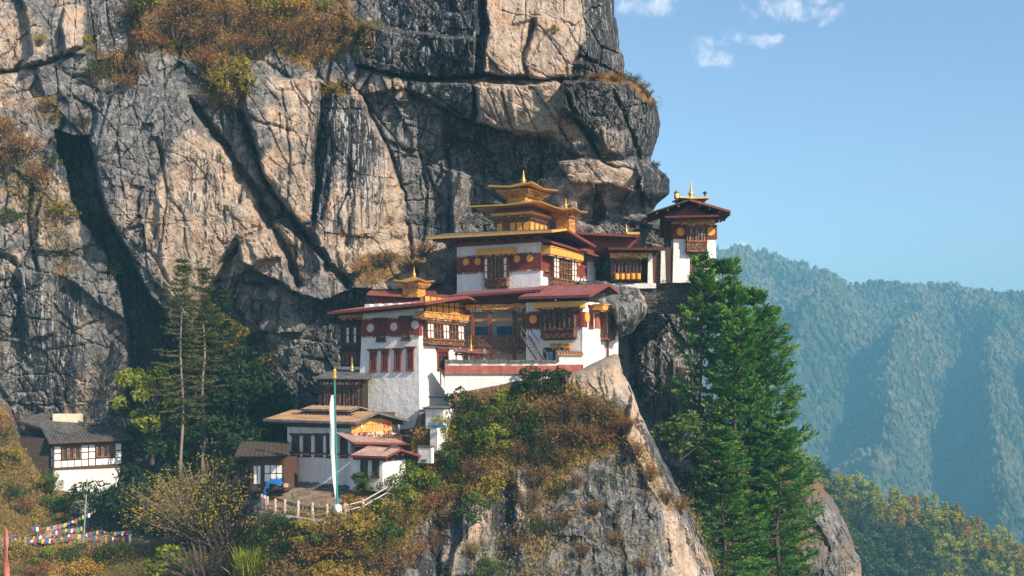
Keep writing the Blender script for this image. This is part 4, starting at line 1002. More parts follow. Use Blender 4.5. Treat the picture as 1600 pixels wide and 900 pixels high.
# open frieze of little white piers under the eave
b = MB()
for i in range(6):
    s_ = tl + .3 + (la - 2 * tl - .9) * i / 5; b.fbox(W.L, s_ - .22, s_ + .36, zt + .002, zt + .62, -1.2, -.05)
W.bx(b, tl + 1.2, la - .6, tl + 1.2, lb - .5, zt + .002, zt + .45)
b.build('frieze', M['white_worn'], T4)
bay(T4, W.R, 667, 724, 503, 541, ['wwdddwwdddww', 'wwdddwwdddww'], .6, .26)
beam(T4, W.R, 663, 733, 491, 499, .95, 'goldcarved')
fcg = W.R; s0, s1, gz0, gz1 = fcg.rect(662, 726, 468, 490.5)
b = MB(); b.fbox(fcg, s0, s1, gz0, gz1 + .1, -.3, .10); g = b.build('gable_panel', M['goldbeam'], T4)
b = MB()
for i in range(8): b.fbox(fcg, s0 + (s1 - s0) * i / 7 - .04, s0 + (s1 - s0) * i / 7 + .04, gz0, gz1 + .1, .05, .17)
b.fbox(fcg, s0, s1, (gz0 + gz1) / 2 - .05, (gz0 + gz1) / 2 + .05, .05, .16); b.build('batten', M['timber'], g)
window(T4, W.R, 683, 699, 548, 577, 3, 4, 'redwood', .26, .14)
o = 1.5; aL = W.a_for(512, -o); n_ = W.at(-o, -o, 473); l_ = W.at(aL, -o, 488)
bm = W.b_for(731, -o); rn = W.at(-o, bm, 462.5); rl = W.pt(aL, bm, l_[2] + rn[2] - n_[2])
roof(T4, [l_, n_, rn, rl], .13, 'redroof', rafters=18, ribs=14, edge='redwood')
bk, bkl = W.pt(-o, bm + 6, rn[2] - 1.), W.pt(aL, bm + 5, rl[2] - .9)
roof(T4, [rl, rn, bk, bkl], .13, 'redroof', rafters=0, edge=None)
# raised inner roof with its golden lantern
e0, e1 = P(573, 458, 111), P(690, 464, 112.5)
roof(T4, [e0, e1, (e1[0] + .6, e1[1] + 3, e1[2] + .4), (e0[0], e0[1] + 3, e0[2] + .5)], .12, 'redroof', 'upper_roof', rafters=12, edge='redwood')
b = MB(); p = P(632, 470, 112); b.box((p[0], p[1] + 1.2, p[2] - .2), (3.0, .9, 1.2)); b.build('attic', M['redwood'], T4)
K = Bld(652, 111, A28); a0, b0 = 0., 0.
lant = empty('gilded_lantern', K.pt(.9, .7, K.z(460))); lant.parent = T4; lant.location = lant.location - T4.location
q0, q1 = K.z(464), K.z(441.5)
b = MB(); K.bx(b, 0, 1.7, 0, 1.5, q0, q1 - .5); cornice_steps(b, K, 0, 1.7, 0, 1.5, q1 - .5, q1, 3, .4); b.build('storey', M['goldcarved'], lant)
gilt_roof(lant, K, .85, .75, 1.42, 1.3, q1 + .12, .6, .22); spire(lant, K.pt(.85, .75, q1 + .6), K.at(.85, .75, 417)[2] - q1 - .6, .22)

# ------------------------------------------------------------------ shaded wing left of the tower
V = Bld(572, 110, 20.); zb, zt = V.z(640), V.z(490); la = V.a_for(532)
T5 = V.root('shaded_side_wing', 'brown timber wing in deep shade left of the great white tower', 'building wing', zb)
b = MB(); V.bx(b, 0, la, 0, 4, zb, zt); b.build('wall', M['shade_timber'], T5)
bay(T5, V.L, 535, 569, 507, 543, ['wcwcwc', 'wcwcwc'], .3, .15, 'timber', head=.12, taper=False)
beam(T5, V.L, 528, 571, 491, 497, .7, 'goldcarved')
for x in (541, 553, 565): window(T5, V.L, x - 4, x + 4, 551, 570, 1, 1, 'redwood', 0)
b = MB(); s0, s1, q0, q1 = V.L.rect(534, 570, 573, 582); b.fbox(V.L, s0, s1, q0, q1, -.05, .08); b.build('white_course', M['white_worn'], T5)
V2 = Bld(566, 106.5, 16.); zb, zt = V2.z(665), V2.z(592); la = V2.a_for(498)
T6 = V2.root('entrance_pavilion', 'small shaded timber entrance pavilion with golden finial beside the tower foot', 'pavilion', zb)
b = MB(); V2.bx(b, 0, la, 0, 3, zb, zt); b.build('wall', M['shade_timber'], T6)
for x in (512, 527, 542, 556): window(T6, V2.L, x - 4.5, x + 4.5, 605, 638, 2, 1, 'carved_dark', .2)
o = .9; c4 = [V2.at(V2.a_for(490, -o), -o, 590), V2.at(-o, -o, 591), V2.pt(-o + .4, 3.4, zt + .9), V2.pt(V2.a_for(496), 3.4, zt + .9)]
roof(T6, c4, .12, 'greyroof', rafters=10)
dd = MB(); dentils(dd, V2.L, .1, la - .1, V2.z(601), V2.z(597), 0, .2, .3); dd.build('dentil_row', M['dentil'], T6)
p = P(550, 580, 107.5); spire(T6, p, 1.4, .17)

# ------------------------------------------------------------------ middle hall above the drop
H = Bld(909, 107, A28, .0); zb, zt = H.z(612), H.z(470)
la, lb = H.a_for(822), H.b_for(966)
T7 = H.root('prayer_hall', 'white hall with red roof on the crag edge, carved bay windows on both faces', 'temple hall', zb)
b = MB(); H.bx(b, 0, la, 0, lb, zb, zt)
b.fbox(H.R, 0, .95, zb, zt, -.1, .10)
s0, s1, _, _ = H.R.rect(927, 939, 500, 520); b.fbox(H.R, s0 + .3, s1 + .6, zb, zt, -.1, .14); b.build('wall', M['white'], T7)
z0, z1 = H.z(511), H.z(487)
bo = band(T7, [(H.L, -.06, la), (H.R, -.0, .97)], z0, z1, .16, M['maroon'])
s0, s1, _, _ = H.R.rect(927, 944, 500, 520); band(T7, [(H.R, s0 + .28, s1 + .3)], z0, z1, .20, M['redwall'])
d = MB(); dentils(d, H.L, -.06, la, z1 + .002, z1 + .15, -.02, .2, .3); dentils(d, H.L, -.06, la, z0 - .13, z0 - .002, -.02, .14, .3); d.build('dentil_row', M['dentil'], bo)
discs(T7, H.L, [(834.5, 499)], .40, .22, M['ochre']); discs(T7, H.R, [(914.5, 496)], .50, .24, M['ochre']); discs(T7, H.R, [(940, 500)], .5, .28, M['ochre'])
bay(T7, H.L, 845, 898, 482, 531, ['dcdcdcd', 'dcdcdcd'], .8, .32, 'carved_dark')
beam(T7, H.L, 831, 907, 473, 480, 1.15)
window(T7, H.R, 920, 926, 480, 512, 1, 1, 'redwood', .2, .1)
bay(T7, H.R, 946, 960, 487, 533, ['wcdcw', 'wcdcw', 'wcdcw'], .85, .2)
beam(T7, H.R, 942, 972, 478, 486, 1.1)
b = MB(); q = H.R.sz(951, 560, .4); b.fbox(H.R, q[0] - .1, q[0] + .1, H.R.sz(951, 566)[1], H.R.sz(951, 533)[1], .2, .4); b.fbox(H.R, q[0] - .6, q[0] + .5, H.R.sz(951, 568)[1], H.R.sz(951, 565)[1], .0, .6); b.build('drain_post', M['redwood'], T7)
s0, s1, q0, q1 = H.L.rect(849, 868, 543, 566)
b = MB(); b.fbox(H.L, s0, s1, q0, q1, -.1, .06); do = b.build('door', M['timber'], T7)
b = MB(); b.fbox(H.L, s0 + .25, s0 + .95, q0 + .1, q1 - .4, .06, .1); b.build('door_curtain', M['blueglass'], do)
beam(T7, H.L, 860, 889, 538, 544, .5, 'goldcarved')
o = 1.45; n_ = H.at(-o, -o, 461); aL = H.a_for(810, -o); l_ = H.at(aL, -o, 464); bm = 3.0; rn = H.pt(-o, bm, n_[2] + 1.35); rl = H.pt(aL, bm, l_[2] + 1.35)
bb = H.b_for(991, -o); bk = H.at(-o, bb, 477); bkl = H.pt(aL, bb, bk[2])
roof(T7, [l_, n_, rn, rl], .14, 'redroof', rafters=14, ribs=16, edge='redwood'); roof(T7, [rl, rn, bk, bkl], .14, 'redroof', rafters=12, edge='redwood')
b = MB(); H.bx(b, .3, la - .3, .3, lb - .4, zt + .002, n_[2] - .25); b.build('attic', M['soffit'], T7)

# ------------------------------------------------------------------ open timber gallery between tower and hall
Q_ = Bld(826, 110.5, 14.); la = Q_.a_for(700); zf = Q_.z(541); zt = Q_.z(478)
T8 = Q_.root('timber_gallery', 'shaded timber gallery with carved balcony and gold beam between tower and hall', 'gallery', Q_.z(590))
b = MB(); Q_.bx(b, -.4, la, 2.6, 2.9, Q_.z(600), zt + 1.4); Q_.bx(b, -.4, la, -2.2, 2.6, Q_.z(600), Q_.z(574)); b.build('wall', M['white_worn'], T8)
b = MB(); Q_.bx(b, -.2, la, 0, 2.6, zf - .28, zf); b.build('balcony_floor', M['timber'], T8)
rb = MB(); L_ = Q_.L
rb.fbox(L_, .3, la - .2, zf + .95, zf + 1.06, -.02, .14); rb.fbox(L_, .3, la - .2, zf + .35, zf + .42, -.02, .1); n = 34
for i in range(n): s_ = .3 + (la - .6) * i / (n - 1); rb.fbox(L_, s_ - .07, s_ + .07, zf - .5, zf + .95, .0, .08)
rb.fbox(L_, .3, la - .2, zf - .7, zf - .5, -.02, .14); rb.build('balustrade', M['carved_dark'], T8)
for x, m in ((765, 'redwood'), (803, 'carved_dark'), (738, 'redwood')):
    c = Q_.a_for(x); b = MB(); Q_.bx(b, c - .15, c + .15, -.05, .25, Q_.z(578), zt); Q_.bx(b, c - .5, c + .5, -.05, .25, zt - .2, zt); b.build('column', M[m], T8)
s0 = Q_.a_for(728, -.1); s1 = Q_.a_for(803, -.1); z0, z1 = Q_.z(483), Q_.z(475)
b = MB(); b.fbox(L_, s1, s0, z0, z1, 0, .3); b.fbox(L_, -.3, s1 - .003, z0 + .05, z1 + .05, -.05, .34); go = b.build('gold_beam', M['goldcarved'], T8)
d = MB(); dentils(d, L_, 0, s0, z0 - .18, z0 - .003, -.05, .2, .3); d.build('dentil_row', M['dentil'], go)
b = MB()   # row of little yellow pennants under the beam
for i in range(26):
    s_ = .8 + (la - 2.2) * i / 25; q = [L_.at(s_ - .12, zt - 1.15, -.3), L_.at(s_ + .12, zt - 1.15, -.3), L_.at(s_, zt - 1.5, -.3)]; q2 = [L_.at(s_ - .12, zt - 1.15, -.33), L_.at(s_ + .12, zt - 1.15, -.33), L_.at(s_, zt - 1.5, -.33)]
    b.ring([q, q2])
b.build('pennant_row', M['goldbeam'], T8)
b = MB()
for x in (745, 782): c = Q_.a_for(x); b.fbox(L_, c - .75, c + .75, zf + 1.1, zf + 2.0, -1.6, -1.5)
b.build('blue_hanging', plain('dark_blue_cloth', (.03, .07, .12), (.07, .14, .2), 2, .9), T8)
b = MB(); c = Q_.a_for(811); b.fbox(L_, c - .45, c + .45, zf + .2, zf + 3.2, -.9, -.8); b.build('green_curtain', plain('olive_cloth', (.14, .14, .03), (.22, .2, .05), 2, .9), T8)
o = 1.1; e1 = Q_.at(Q_.a_for(843, -o), -o, 452.5); e0 = Q_.at(Q_.a_for(700, -o), -o, 463)
up = lambda p, d_, h_: (p[0] + Q_.uR[0] * d_, p[1] + Q_.uR[1] * d_, p[2] + h_)
roof(T8, [e0, e1, up(e1, 4.2, .7), up(e0, 4.2, .7)], .12, 'redroof', rafters=20, edge='soffit')
b = MB(); Q_.bx(b, -.3, la, .1, 2.6, z1 + .1, z1 + .75); b.build('attic', M['soffit'], T8)
# stair down to the court
p0, p1 = np.array(P(820, 526, 109.3)), np.array(P(849, 570, 106.9)); sd = np.array((.75, .66, 0)) * .5
b = MB()
for k in (-1, 1): b.quadbox([p0 + sd * k - (0, 0, .1), p0 + sd * k * .86 - (0, 0, .1), p1 + sd * k * .86 - (0, 0, .1), p1 + sd * k - (0, 0, .1), p0 + sd * k + (0, 0, .18), p0 + sd * k * .86 + (0, 0, .18), p1 + sd * k * .86 + (0, 0, .18), p1 + sd * k + (0, 0, .18)])
T9 = empty('wooden_stair', tuple(p1), 'steep grey wooden stair from the shaded gallery down to the court', 'stair'); b.build('stringer', M['greyroof'], T9)
b = MB()
for i in range(9): c = p0 + (p1 - p0) * (i + .5) / 9; b.box(tuple(c), (.4, .13, .03), rad(41))
b.build('tread', M['timber'], T9)
b = MB()
for k in (-1, 1): b.tube([p0 + sd * k + (0, 0, .95), p1 + sd * k + (0, 0, .95)], .04); b.tube([p1 + sd * k, p1 + sd * k + (0, 0, .95)], .04); b.tube([p0 + sd * k, p0 + sd * k + (0, 0, .95)], .04)
b.build('handrail', M['greyroof'], T9)
# small red-roofed shelter inside the court
c = P(735, 563, 107.5); T10 = empty('court_shelter', c, 'low red roofed shelter behind the courtyard wall beside the tower', 'shelter')
e0, e1 = P(708, 548, 107), P(761, 552, 107)
roof(T10, [e0, e1, (e1[0], e1[1] + 1.8, e1[2] + .35), (e0[0], e0[1] + 1.8, e0[2] + .35)], .08, 'redroof', rafters=6)
b = MB()
for x in (713, 733, 757): q = P(x, 570, 107.3); b.box((q[0], q[1], q[2] + .5), (.09, .09, 1.0))
b.build('post', plain('pale_green_post', (.12, .2, .17), (.22, .32, .28), 3, .8), T10)
p = P(736, 547, 107.6); spire(T10, (p[0], p[1], p[2] - .1), 1.5, .14)

# ------------------------------------------------------------------ courtyard wall
pa, pb = np.array(P(695, 584, 105.4)[:2]), np.array(P(912, 584, 106.2)[:2]); u = (pb - pa) / np.linalg.norm(pb - pa); n_ = np.array((u[1], -u[0])); fc = Face(pa, u, n_); LW = np.linalg.norm(pb - pa)
zz = lambda py: (HOR - py) / F * 105.7
T11 = empty('courtyard_wall', (pa[0] + 5, pa[1], zz(615)), 'long white courtyard wall with faded red stripe and lichen grey coping', 'wall')
b = MB(); b.fbox(fc, 0, LW, zz(640), zz(566), -.5, 0); b.build('wall', M['white_worn'], T11)
s9 = fc.sz(872, 575)[0]
b = MB(); b.fbox(fc, 0, s9, zz(584), zz(571), -.1, .05); b.fbox(fc, s9 + .003, LW - .05, zz(584.5), zz(569.5), -.1, .2); so = b.build('red_stripe', M['redwall'], T11)
b = MB(); b.fbox(fc, 0, s9, zz(585.5), zz(584) - .003, -.1, .14); b.build('string_course', M['coping'], T11)
b = MB(); s_ = 0.
while s_ < s9:
    l_ = random.uniform(.3, .7); b.fbox(fc, s_, s_ + l_ - .03, zz(566) + .002, zz(562.5) + random.uniform(-.03, .06), -.75, random.uniform(.14, .3)); s_ += l_
b.build('coping', M['coping'], T11)
T12 = empty('tiled_porch', P(890, 572, 105.6), 'little white porch wall with brown tile cap beside the hall door', 'porch')
b = MB(); b.fbox(fc, s9 + .1, LW - .1, zz(569), zz(554), -.9, -.1); b.build('wall', M['white_worn'], T12)
tr_ = plain('brown_clay_tile', (.28, .13, .06), (.45, .24, .12), 4, .85)
b = MB(); A_ = [fc.at(s9 - .1, zz(553), .1), fc.at(LW, zz(553.5), .1), fc.at(LW, zz(548.5), -1.), fc.at(s9 - .1, zz(548), -1.)]; b.slab(A_, .1)
for i in range(9):
    t = (i + .5) / 9; p, q = np.array(A_[0]) + (np.array(A_[1]) - A_[0]) * t, np.array(A_[3]) + (np.array(A_[2]) - A_[3]) * t; b.tube([p + (0, 0, .03), q + (0, 0, .03)], .07)
b.build('tile_roof', tr_, T12)
# rocks' footing under the hall
M['boulder'] = rock_mat('boulder_rock', .7)
def boulder(name, pts, label, cat, depth_, tan=.3, dark=.2, n=70):
    """pts: closed outline seen from the front at given px, py, Y; rounded front and back"""
    p = np.array(pts, float); c = p.mean(0); V = []; K = 22
    rs = []
    for i in range(len(p)):
        a_, b_ = p[i], p[(i + 1) % len(p)]
        for t in np.linspace(0, 1, 6, endpoint=False): rs.append(a_ + (b_ - a_) * t)
    rs = np.array(rs); m = len(rs)
    for k in range(K + 1):
        th = pi * k / K; r = sin(th) ** .7; off = -cos(th) * depth_
        q = c + (rs - c) * r; Yy = q[:, 2] + off + .35 * fbm(q[:, 0] / 14, q[:, 1] / 14 + k * .15, 401, 4)
        V.append(np.stack([(q[:, 0] - 800) / F * Yy, Yy, (HOR - q[:, 1]) / F * Yy], -1))
    V = np.vstack(V); ix = np.arange((K + 1) * m).reshape(K + 1, m)
    Q = np.stack([ix[:-1], np.roll(ix[:-1], -1, 1), np.roll(ix[1:], -1, 1), ix[1:]], -1).reshape(-1, 4)
    V += (np.stack([fbm(V[:, 0] / 1.5, V[:, 2] / 1.5, 411, 4), fbm(V[:, 1] / 1.5, V[:, 2] / 1.5, 421, 4), fbm(V[:, 0] / 1.5, V[:, 1] / 1.5, 431, 4)], -1)) * .75 * min(1, depth_ / 2); hf, _ = facets(V[:, 0] / 1.3, V[:, 2] / 1.6, 441, .5, .3); V[:, 1] += hf * min(1, depth_ / 2)
    base = np.array((V[:, 0].mean(), V[:, 1].mean(), V[:, 2].min())); z = V[:, 2]
    tn = tan + .9 * sstep(.35, 1, (V[:, 0] - V[:, 0].mean()) / np.ptp(V[:, 0]) * 2)
    me = np_mesh(name, V - base, Q, M['boulder'], {'tan': tn, 'dark': np.full(len(V), dark), 'moss': np.zeros(len(V))}, smooth=True)
    return tag(link_mesh(name, me, None, tuple(base)), label, cat)
boulder('boulder', [(884, 462, 112.5), (904, 440, 113.5), (955, 445, 114), (1000, 455, 113), (1011, 466, 112.5), (1006, 497, 112), (994, 518, 111.8), (974, 529, 111.8), (963, 512, 111.8), (952, 485, 112)], 'great rounded overhanging boulder between the upper temple and the prayer hall', 'boulder', 2.6, -.1, .42)
# ------------------------------------------------------------------ lower house with the tan roof
B = Bld(550, 98, A28, .03, 775.); zb, zt = B.z(785), B.z(664)
la, lb = B.a_for(445), B.b_for(628)
TL = B.root('monastery_house', 'two storey white house with tan roof and yellow cloth gable on the terrace', 'house', zb)
M['tanroof'] = plain('tan_roof_sheet', (.26, .155, .085), (.42, .27, .16), 1.0, .8, dirt=((.16, .10, .07), .6, .16, 2.0), streak=((.14, .09, .06), .5))  # tan is the sheet's own colour
M['pinkroof'] = plain('faded_pink_roof_sheet', (.27, .17, .15), (.42, .30, .27), 1.0, .7, dirt=((.22, .10, .08), .6, .14, 2.2), streak=((.55, .47, .42), .5))
zm = B.z(711); t_ = B.lean * (zm - B.zb)
b = MB(); B.body(b, la, lb, zb, zm)
B.bx(b, t_ + .05, la - t_ - .05, t_ + .05, lb - .2, zm + .002, zt); b.build('wall', M['white_worn'], TL)
b = MB(); b.fbox(B.L, t_ - .12, la - t_ + .1, zm - .06, zm + .08, -.2, .09); b.build('string_course', M['redwood'], TL)
fw = Face(B.xy(0, t_ + .05), B.uL, B.L.n)
for x in (463, 480.5, 499, 517, 538): window(TL, fw, x - 5.2, x + 5.2, 681, 712.5 if x < 500 else 714, 2, 2, 'timber', .22, .1)
b = MB()
for i in range(6):
    s_ = t_ + .25 + (la - 2 * t_ - .5) * i / 5; b.fbox(fw, s_ - .13, s_ + .13, zm + .15, zt - .3, 0, .08)
b.build('pilaster', M['white_worn'], TL)
b = MB(); b.fbox(fw, t_, la - t_, zt - .28, zt + .25, -.1, .3); B.bx(b, t_ + .3, la - .4, t_ + .3, lb - .5, zt + .002, zt + .9); b.build('head_beam', M['timber'], TL)
o = 1.35; n_ = B.at(-o, -o, 660); aL = B.a_for(411, -o); l_ = B.at(aL, -o, 655); bm = B.b_for(590, -o); ap = B.at(-o, bm, 643.5); apl = B.at(B.a_for(455, bm), bm, 640.5)
bb = B.b_for(643, -o); bk = B.at(-o, bb, 657.5); bkl = B.pt(B.a_for(455, bm) + .5, bb, bk[2])
roof(TL, [l_, n_, ap, apl], .10, 'tanroof', rafters=12, ribs=22, soffit='timber', edge='greyroof'); roof(TL, [apl, ap, bk, bkl], .10, 'tanroof', rafters=8, ribs=10, soffit='timber', edge='greyroof')
r0 = B.at(B.a_for(560, bm), bm - 1.3, 642.5); r1 = B.at(B.a_for(484, bm), bm - 1.3, 640.5); upv = lambda p, h_, d_: (p[0] + B.uR[0] * d_, p[1] + B.uR[1] * d_, p[2] + h_)
q0, q1 = upv(r0, .08, 0), upv(r1, .08, 0)
roof(TL, [q1, q0, upv(q0, .3, 1.5), upv(q1, .3, 1.5)], .08, 'tanroof', 'ridge_roof', rafters=5, ribs=8, soffit='timber', edge='greyroof'); roof(TL, [upv(q1, .3, 1.5), upv(q0, .3, 1.5), upv(q0, 0, 3), upv(q1, 0, 3)], .08, 'tanroof', 'ridge_roof', rafters=0)
# gable hung with yellow cloth
fg = Face(B.xy(-.35, 0), B.uR, B.R.n)
s0, z0 = fg.sz(548, 673); s1, z1 = fg.sz(611, 672); sm, zm_ = fg.sz(588, 649)
zg = min(z0, z1)
b = MB(); b.ring([[fg.at(s0, zg, .0), fg.at(s1, zg, .0), fg.at(s1, z1 + .75, .0), fg.at(sm, zm_ - .1, .0), fg.at(s0, z0 + .45, .0)], [fg.at(s0, zg, .1), fg.at(s1, zg, .1), fg.at(s1, z1 + .75, .1), fg.at(sm, zm_ - .1, .1), fg.at(s0, z0 + .45, .1)]])
g = b.build('gable_cloth', M['yellowcloth'], TL)
b = MB()
for i in range(7): b.fbox(fg, s0 + (s1 - s0) * (i + .5) / 7 - .02, s0 + (s1 - s0) * (i + .5) / 7 + .02, zg, zg + .75, .1, .13)
b.fbox(fg, s0, s1, zg + .62, zg + .66, .1, .13); b.build('cloth_seam', plain('brown_stitching', (.3, .13, .03), None, 3, .9), g)
for px, c_, w_ in ((563, (.75, .7, .65), 3), (593, (.25, .35, .6), 2.2), (599, (.6, .05, .05), 3.4), (604, (.45, .04, .14), 2.4)):
    q = fg.sz(px, 664.5); b = MB(); b.fbox(fg, q[0] - w_ / 34, q[0] + w_ / 34, q[1] - .2, q[1] + .22, .13, .17); b.build('hanging_garment', plain('garment_cloth', c_, None, 3, .9), g)
b = MB(); dentils(b, fg, s0, s1, zg - .5, zg - .28, -.1, .25, .32); b.fbox(fg, s0, s1, zg - .26, zg - .003, -.1, .12); b.fbox(fg, s0, s1, zg - .85, zg - .5, -.1, .12); dentils(b, fg, s0, s1, zg - .8, zg - .55, .1, .3, .24); b.build('dentil_row', M['dentil'], TL)
# first lean-to roof on the sunny side
s0, s1 = B.at(-1.9, B.b_for(552, -1.9), 691), B.at(-1.9, B.b_for(636, -1.9), 692.5); i0, i1 = B.pt(.1, B.b_for(552, -1.9) + .3, s0[2] + .75), B.pt(.1, B.b_for(636, -1.9) - .3, s1[2] + .75)
roof(TL, [s0, s1, i1, i0], .08, 'pinkroof', 'lean_to_roof', rafters=7, ribs=12, soffit='timber', edge='redwood')
b = MB(); B.bx(b, -.9, .2, .6, lb - .2, s0[2] - 1.6, s0[2] + .1); b.build('lean_to_wall', M['timber'], TL)
fr3 = Face(B.xy(-.9, 0), B.uR, B.R.n)
b = MB(); b.fbox(fr3, .7, 1.5, s0[2] - 1.2, s0[2] - .2, -.05, .05); b.build('pane', M['blueglass'], TL)

# annex in front of the sunny side
X = Bld(598, 94.6, A28, .03, 750.); zb, zt = X.z(768), X.z(713); la, lb = X.a_for(547), X.b_for(634)
TA = X.root('annex', 'small white annex with faded pink tin roof beside the monastery house', 'annex', zb)
b = MB(); X.body(b, la, lb, zb, zt); b.build('wall', M['white_worn'], TA)
for x0, x1 in ((564.5, 573.5), (583, 592)): window(TA, X.L, x0, x1, 718.5, 745, 1, 1, 'timber', .16, .08)
b = MB()
for i in range(14): s_ = .2 + (lb - .4) * i / 13; b.fbox(X.R, s_ - .1, s_ + .1, X.z(722), zt + .35 + .6 * (1 - abs(i - 6.5) / 6.5), -.05, .05)
b.build('gable_boards', M['bark'], TA)
o = .9; n_ = X.at(-o, -o, 713.5); l_ = X.at(X.a_for(546, -o), -o, 711.5); bm = X.b_for(626, -o); ap = X.at(-o, bm, 702); apl = X.at(X.a_for(575, bm), bm, 697)
bk = X.at(-o, X.b_for(662, -o), 713); bkl = X.pt(X.a_for(575, bm), X.b_for(662, -o), bk[2])
roof(TA, [l_, n_, ap, apl], .07, 'pinkroof', rafters=7, ribs=14, soffit='timber', edge='redwood'); roof(TA, [apl, ap, bk, bkl], .07, 'pinkroof', rafters=5, ribs=8, soffit='timber', edge='redwood')

# dark shed on the left end of the terrace
S = Bld(444, 97.5, 12.); zb, zt = S.z(768), S.z(716); la = S.a_for(392)
TS = S.root('timber_shed', 'low dark roofed shed with white lattice wall left of the monastery house', 'shed', zb)
b = MB(); S.bx(b, 0, la, 0, 3, zb, zt); b.build('wall', M['timber'], TS)
f = MB(); wh = MB()
for i in range(3):
    for j in range(2):
        s0, s1, q0, q1 = S.L.rect(414 + i * 9.4, 421.5 + i * 9.4, 727 + j * 13.5, 739 + j * 13.5); wh.fbox(S.L, s0, s1, q0, q1, 0, .05)
for x in (397, 403): s0, s1, q0, q1 = S.L.rect(x, x + 4, 728, 756); wh.fbox(S.L, s0, s1, q0, q1, 0, .05)
wh.build('white_panel', M['white_plain'], TS)
c4 = [S.at(S.a_for(366, -1.2), -1.2, 712), S.at(S.a_for(452, -1.2), -1.2, 711), S.pt(S.a_for(446, 3), 3.6, zt + 1.25), S.pt(S.a_for(372, 3), 3.6, zt + 1.15)]
roof(TS, c4, .09, 'bark', rafters=9, ribs=12, soffit='timber')
# blue tarpaulin
rid = [np.array(P(*q)) for q in ((411.5, 765, 95.6), (416, 754, 95.8), (424, 748, 96), (434, 746.5, 96.2), (443, 747, 96.4), (447, 754, 96.4))]
b = MB(); rows = []
for i in range(26):
    t = i / 25 * 5; k0 = min(4, int(t)); c = rid[k0] + (rid[k0 + 1] - rid[k0]) * (t - k0); lp = []
    for j in range(9):
        s_ = j / 8; dn = abs(s_ - .4) * 1.15; fold = .10 * sin(i * 1.3 + j * .6) + .06 * sin(i * 2.9 - j); lp.append(c + np.array((.05 * sin(j * 2 + i), (s_ - .4) * 1.6 + fold, -dn * (.95 - .35 * (k0 == 2)) - .5 * dn * dn + fold * .5)))
    rows.append(lp + [q + np.array((0, .01, -.03)) for q in lp[::-1]])
b.ring(rows); tag(b.build('tarpaulin', plain('blue_plastic_sheet', (.012, .11, .34), (.03, .19, .48), 1.6, .5, bump=.3)), 'crumpled bright blue tarpaulin thrown over a pile beside the shed', 'tarpaulin')
b = MB(); p = P(448, 756, 95.8); b.box((p[0], p[1], p[2] - .1), (.3, .25, .16), .4); tag(b.build('cardboard_box', plain('brown_card', (.35, .2, .1), (.5, .3, .16), 3, .9)), 'small brown box beside the blue tarpaulin', 'box')
# stone bench along the house foot
b = MB()
for i in range(16):
    s_ = .4 + i * .34; b.fbox(B.L, s_, s_ + .32, B.z(792) , B.z(768) + random.uniform(-.05, .04), .3, random.uniform(.9, 1.1))
b.fbox(B.L, .2, 6.1, B.z(768) + .05, B.z(768) + .2, .2, 1.2)
tag(b.build('stone_bench', M['stone']), 'long dark stone bench along the foot of the white house', 'bench')

# ------------------------------------------------------------------ terrace fence, poles and flag
posts = [(409, 791, 94.8), (413, 793, 94.4), (417.5, 795, 94.), (430, 799, 93.4), (445, 800, 93.), (466, 802, 92.5), (488, 805, 92.1), (511, 808, 91.7), (539, 806, 91.7), (567, 799, 92.4), (607, 776, 94.0)]
TF = empty('terrace_fence', P(511, 808, 91.7), 'low terrace fence of stubby posts with two pale rails at the right end', 'fence')
M['post'] = plain('flaking_red_white_post', (.30, .13, .10), (.62, .52, .46), 5, .9, detail=2)
for x, y, Y in posts:
    p = P(x, y, Y); h_ = 1.02; b = MB(); b.lathe((p[0], p[1], p[2] - .4), [(.12, 0), (.115, .4 + h_ * .93), (.085, .4 + h_)], 8); b.build('post', M['post'], TF)
M['rail'] = plain('pale_fence_rail', (.45, .40, .36), (.62, .57, .52), 3, .8)
def rail(p, q, name='rail', r=.045): b = MB(); b.tube([p, q], r, 6); b.build(name, M['rail'], TF)
tp_ = lambda i, h_: (lambda p: (p[0], p[1], p[2] + h_))(P(*posts[i]))
for h_ in (.40, .82): rail(tp_(8, h_), tp_(9, h_)); rail(tp_(9, h_), tp_(10, h_))
b = MB()
for i in range(8):
    for h_ in (.35, .75):
        p, q = np.array(tp_(i, h_)), np.array(tp_(i + 1, h_)); m = (p + q) / 2 - (0, 0, .05); b.tube([p, m, q], .016, 4)
b.build('wire', M['stone'], TF)
b = MB(); p0, p1 = P(404, 802, 93.6), None
ker = [(404, 798, 94.4), (420, 802, 93.3), (445, 805.5, 92.4), (488, 811, 91.4), (520, 813, 91.0), (545, 812, 91.1)]
for k0, k1 in zip(ker[:-1], ker[1:]):
    a, c = np.array(P(*k0)), np.array(P(*k1)); b.quadbox([a - (0, 0, .9), c - (0, 0, .9), c + (0, .5, -.9), a + (0, .5, -.9), a, c, c + (0, .5, 0), a + (0, .5, 0)])
tag(b.build('terrace_edge', M['concrete']), kind='structure')
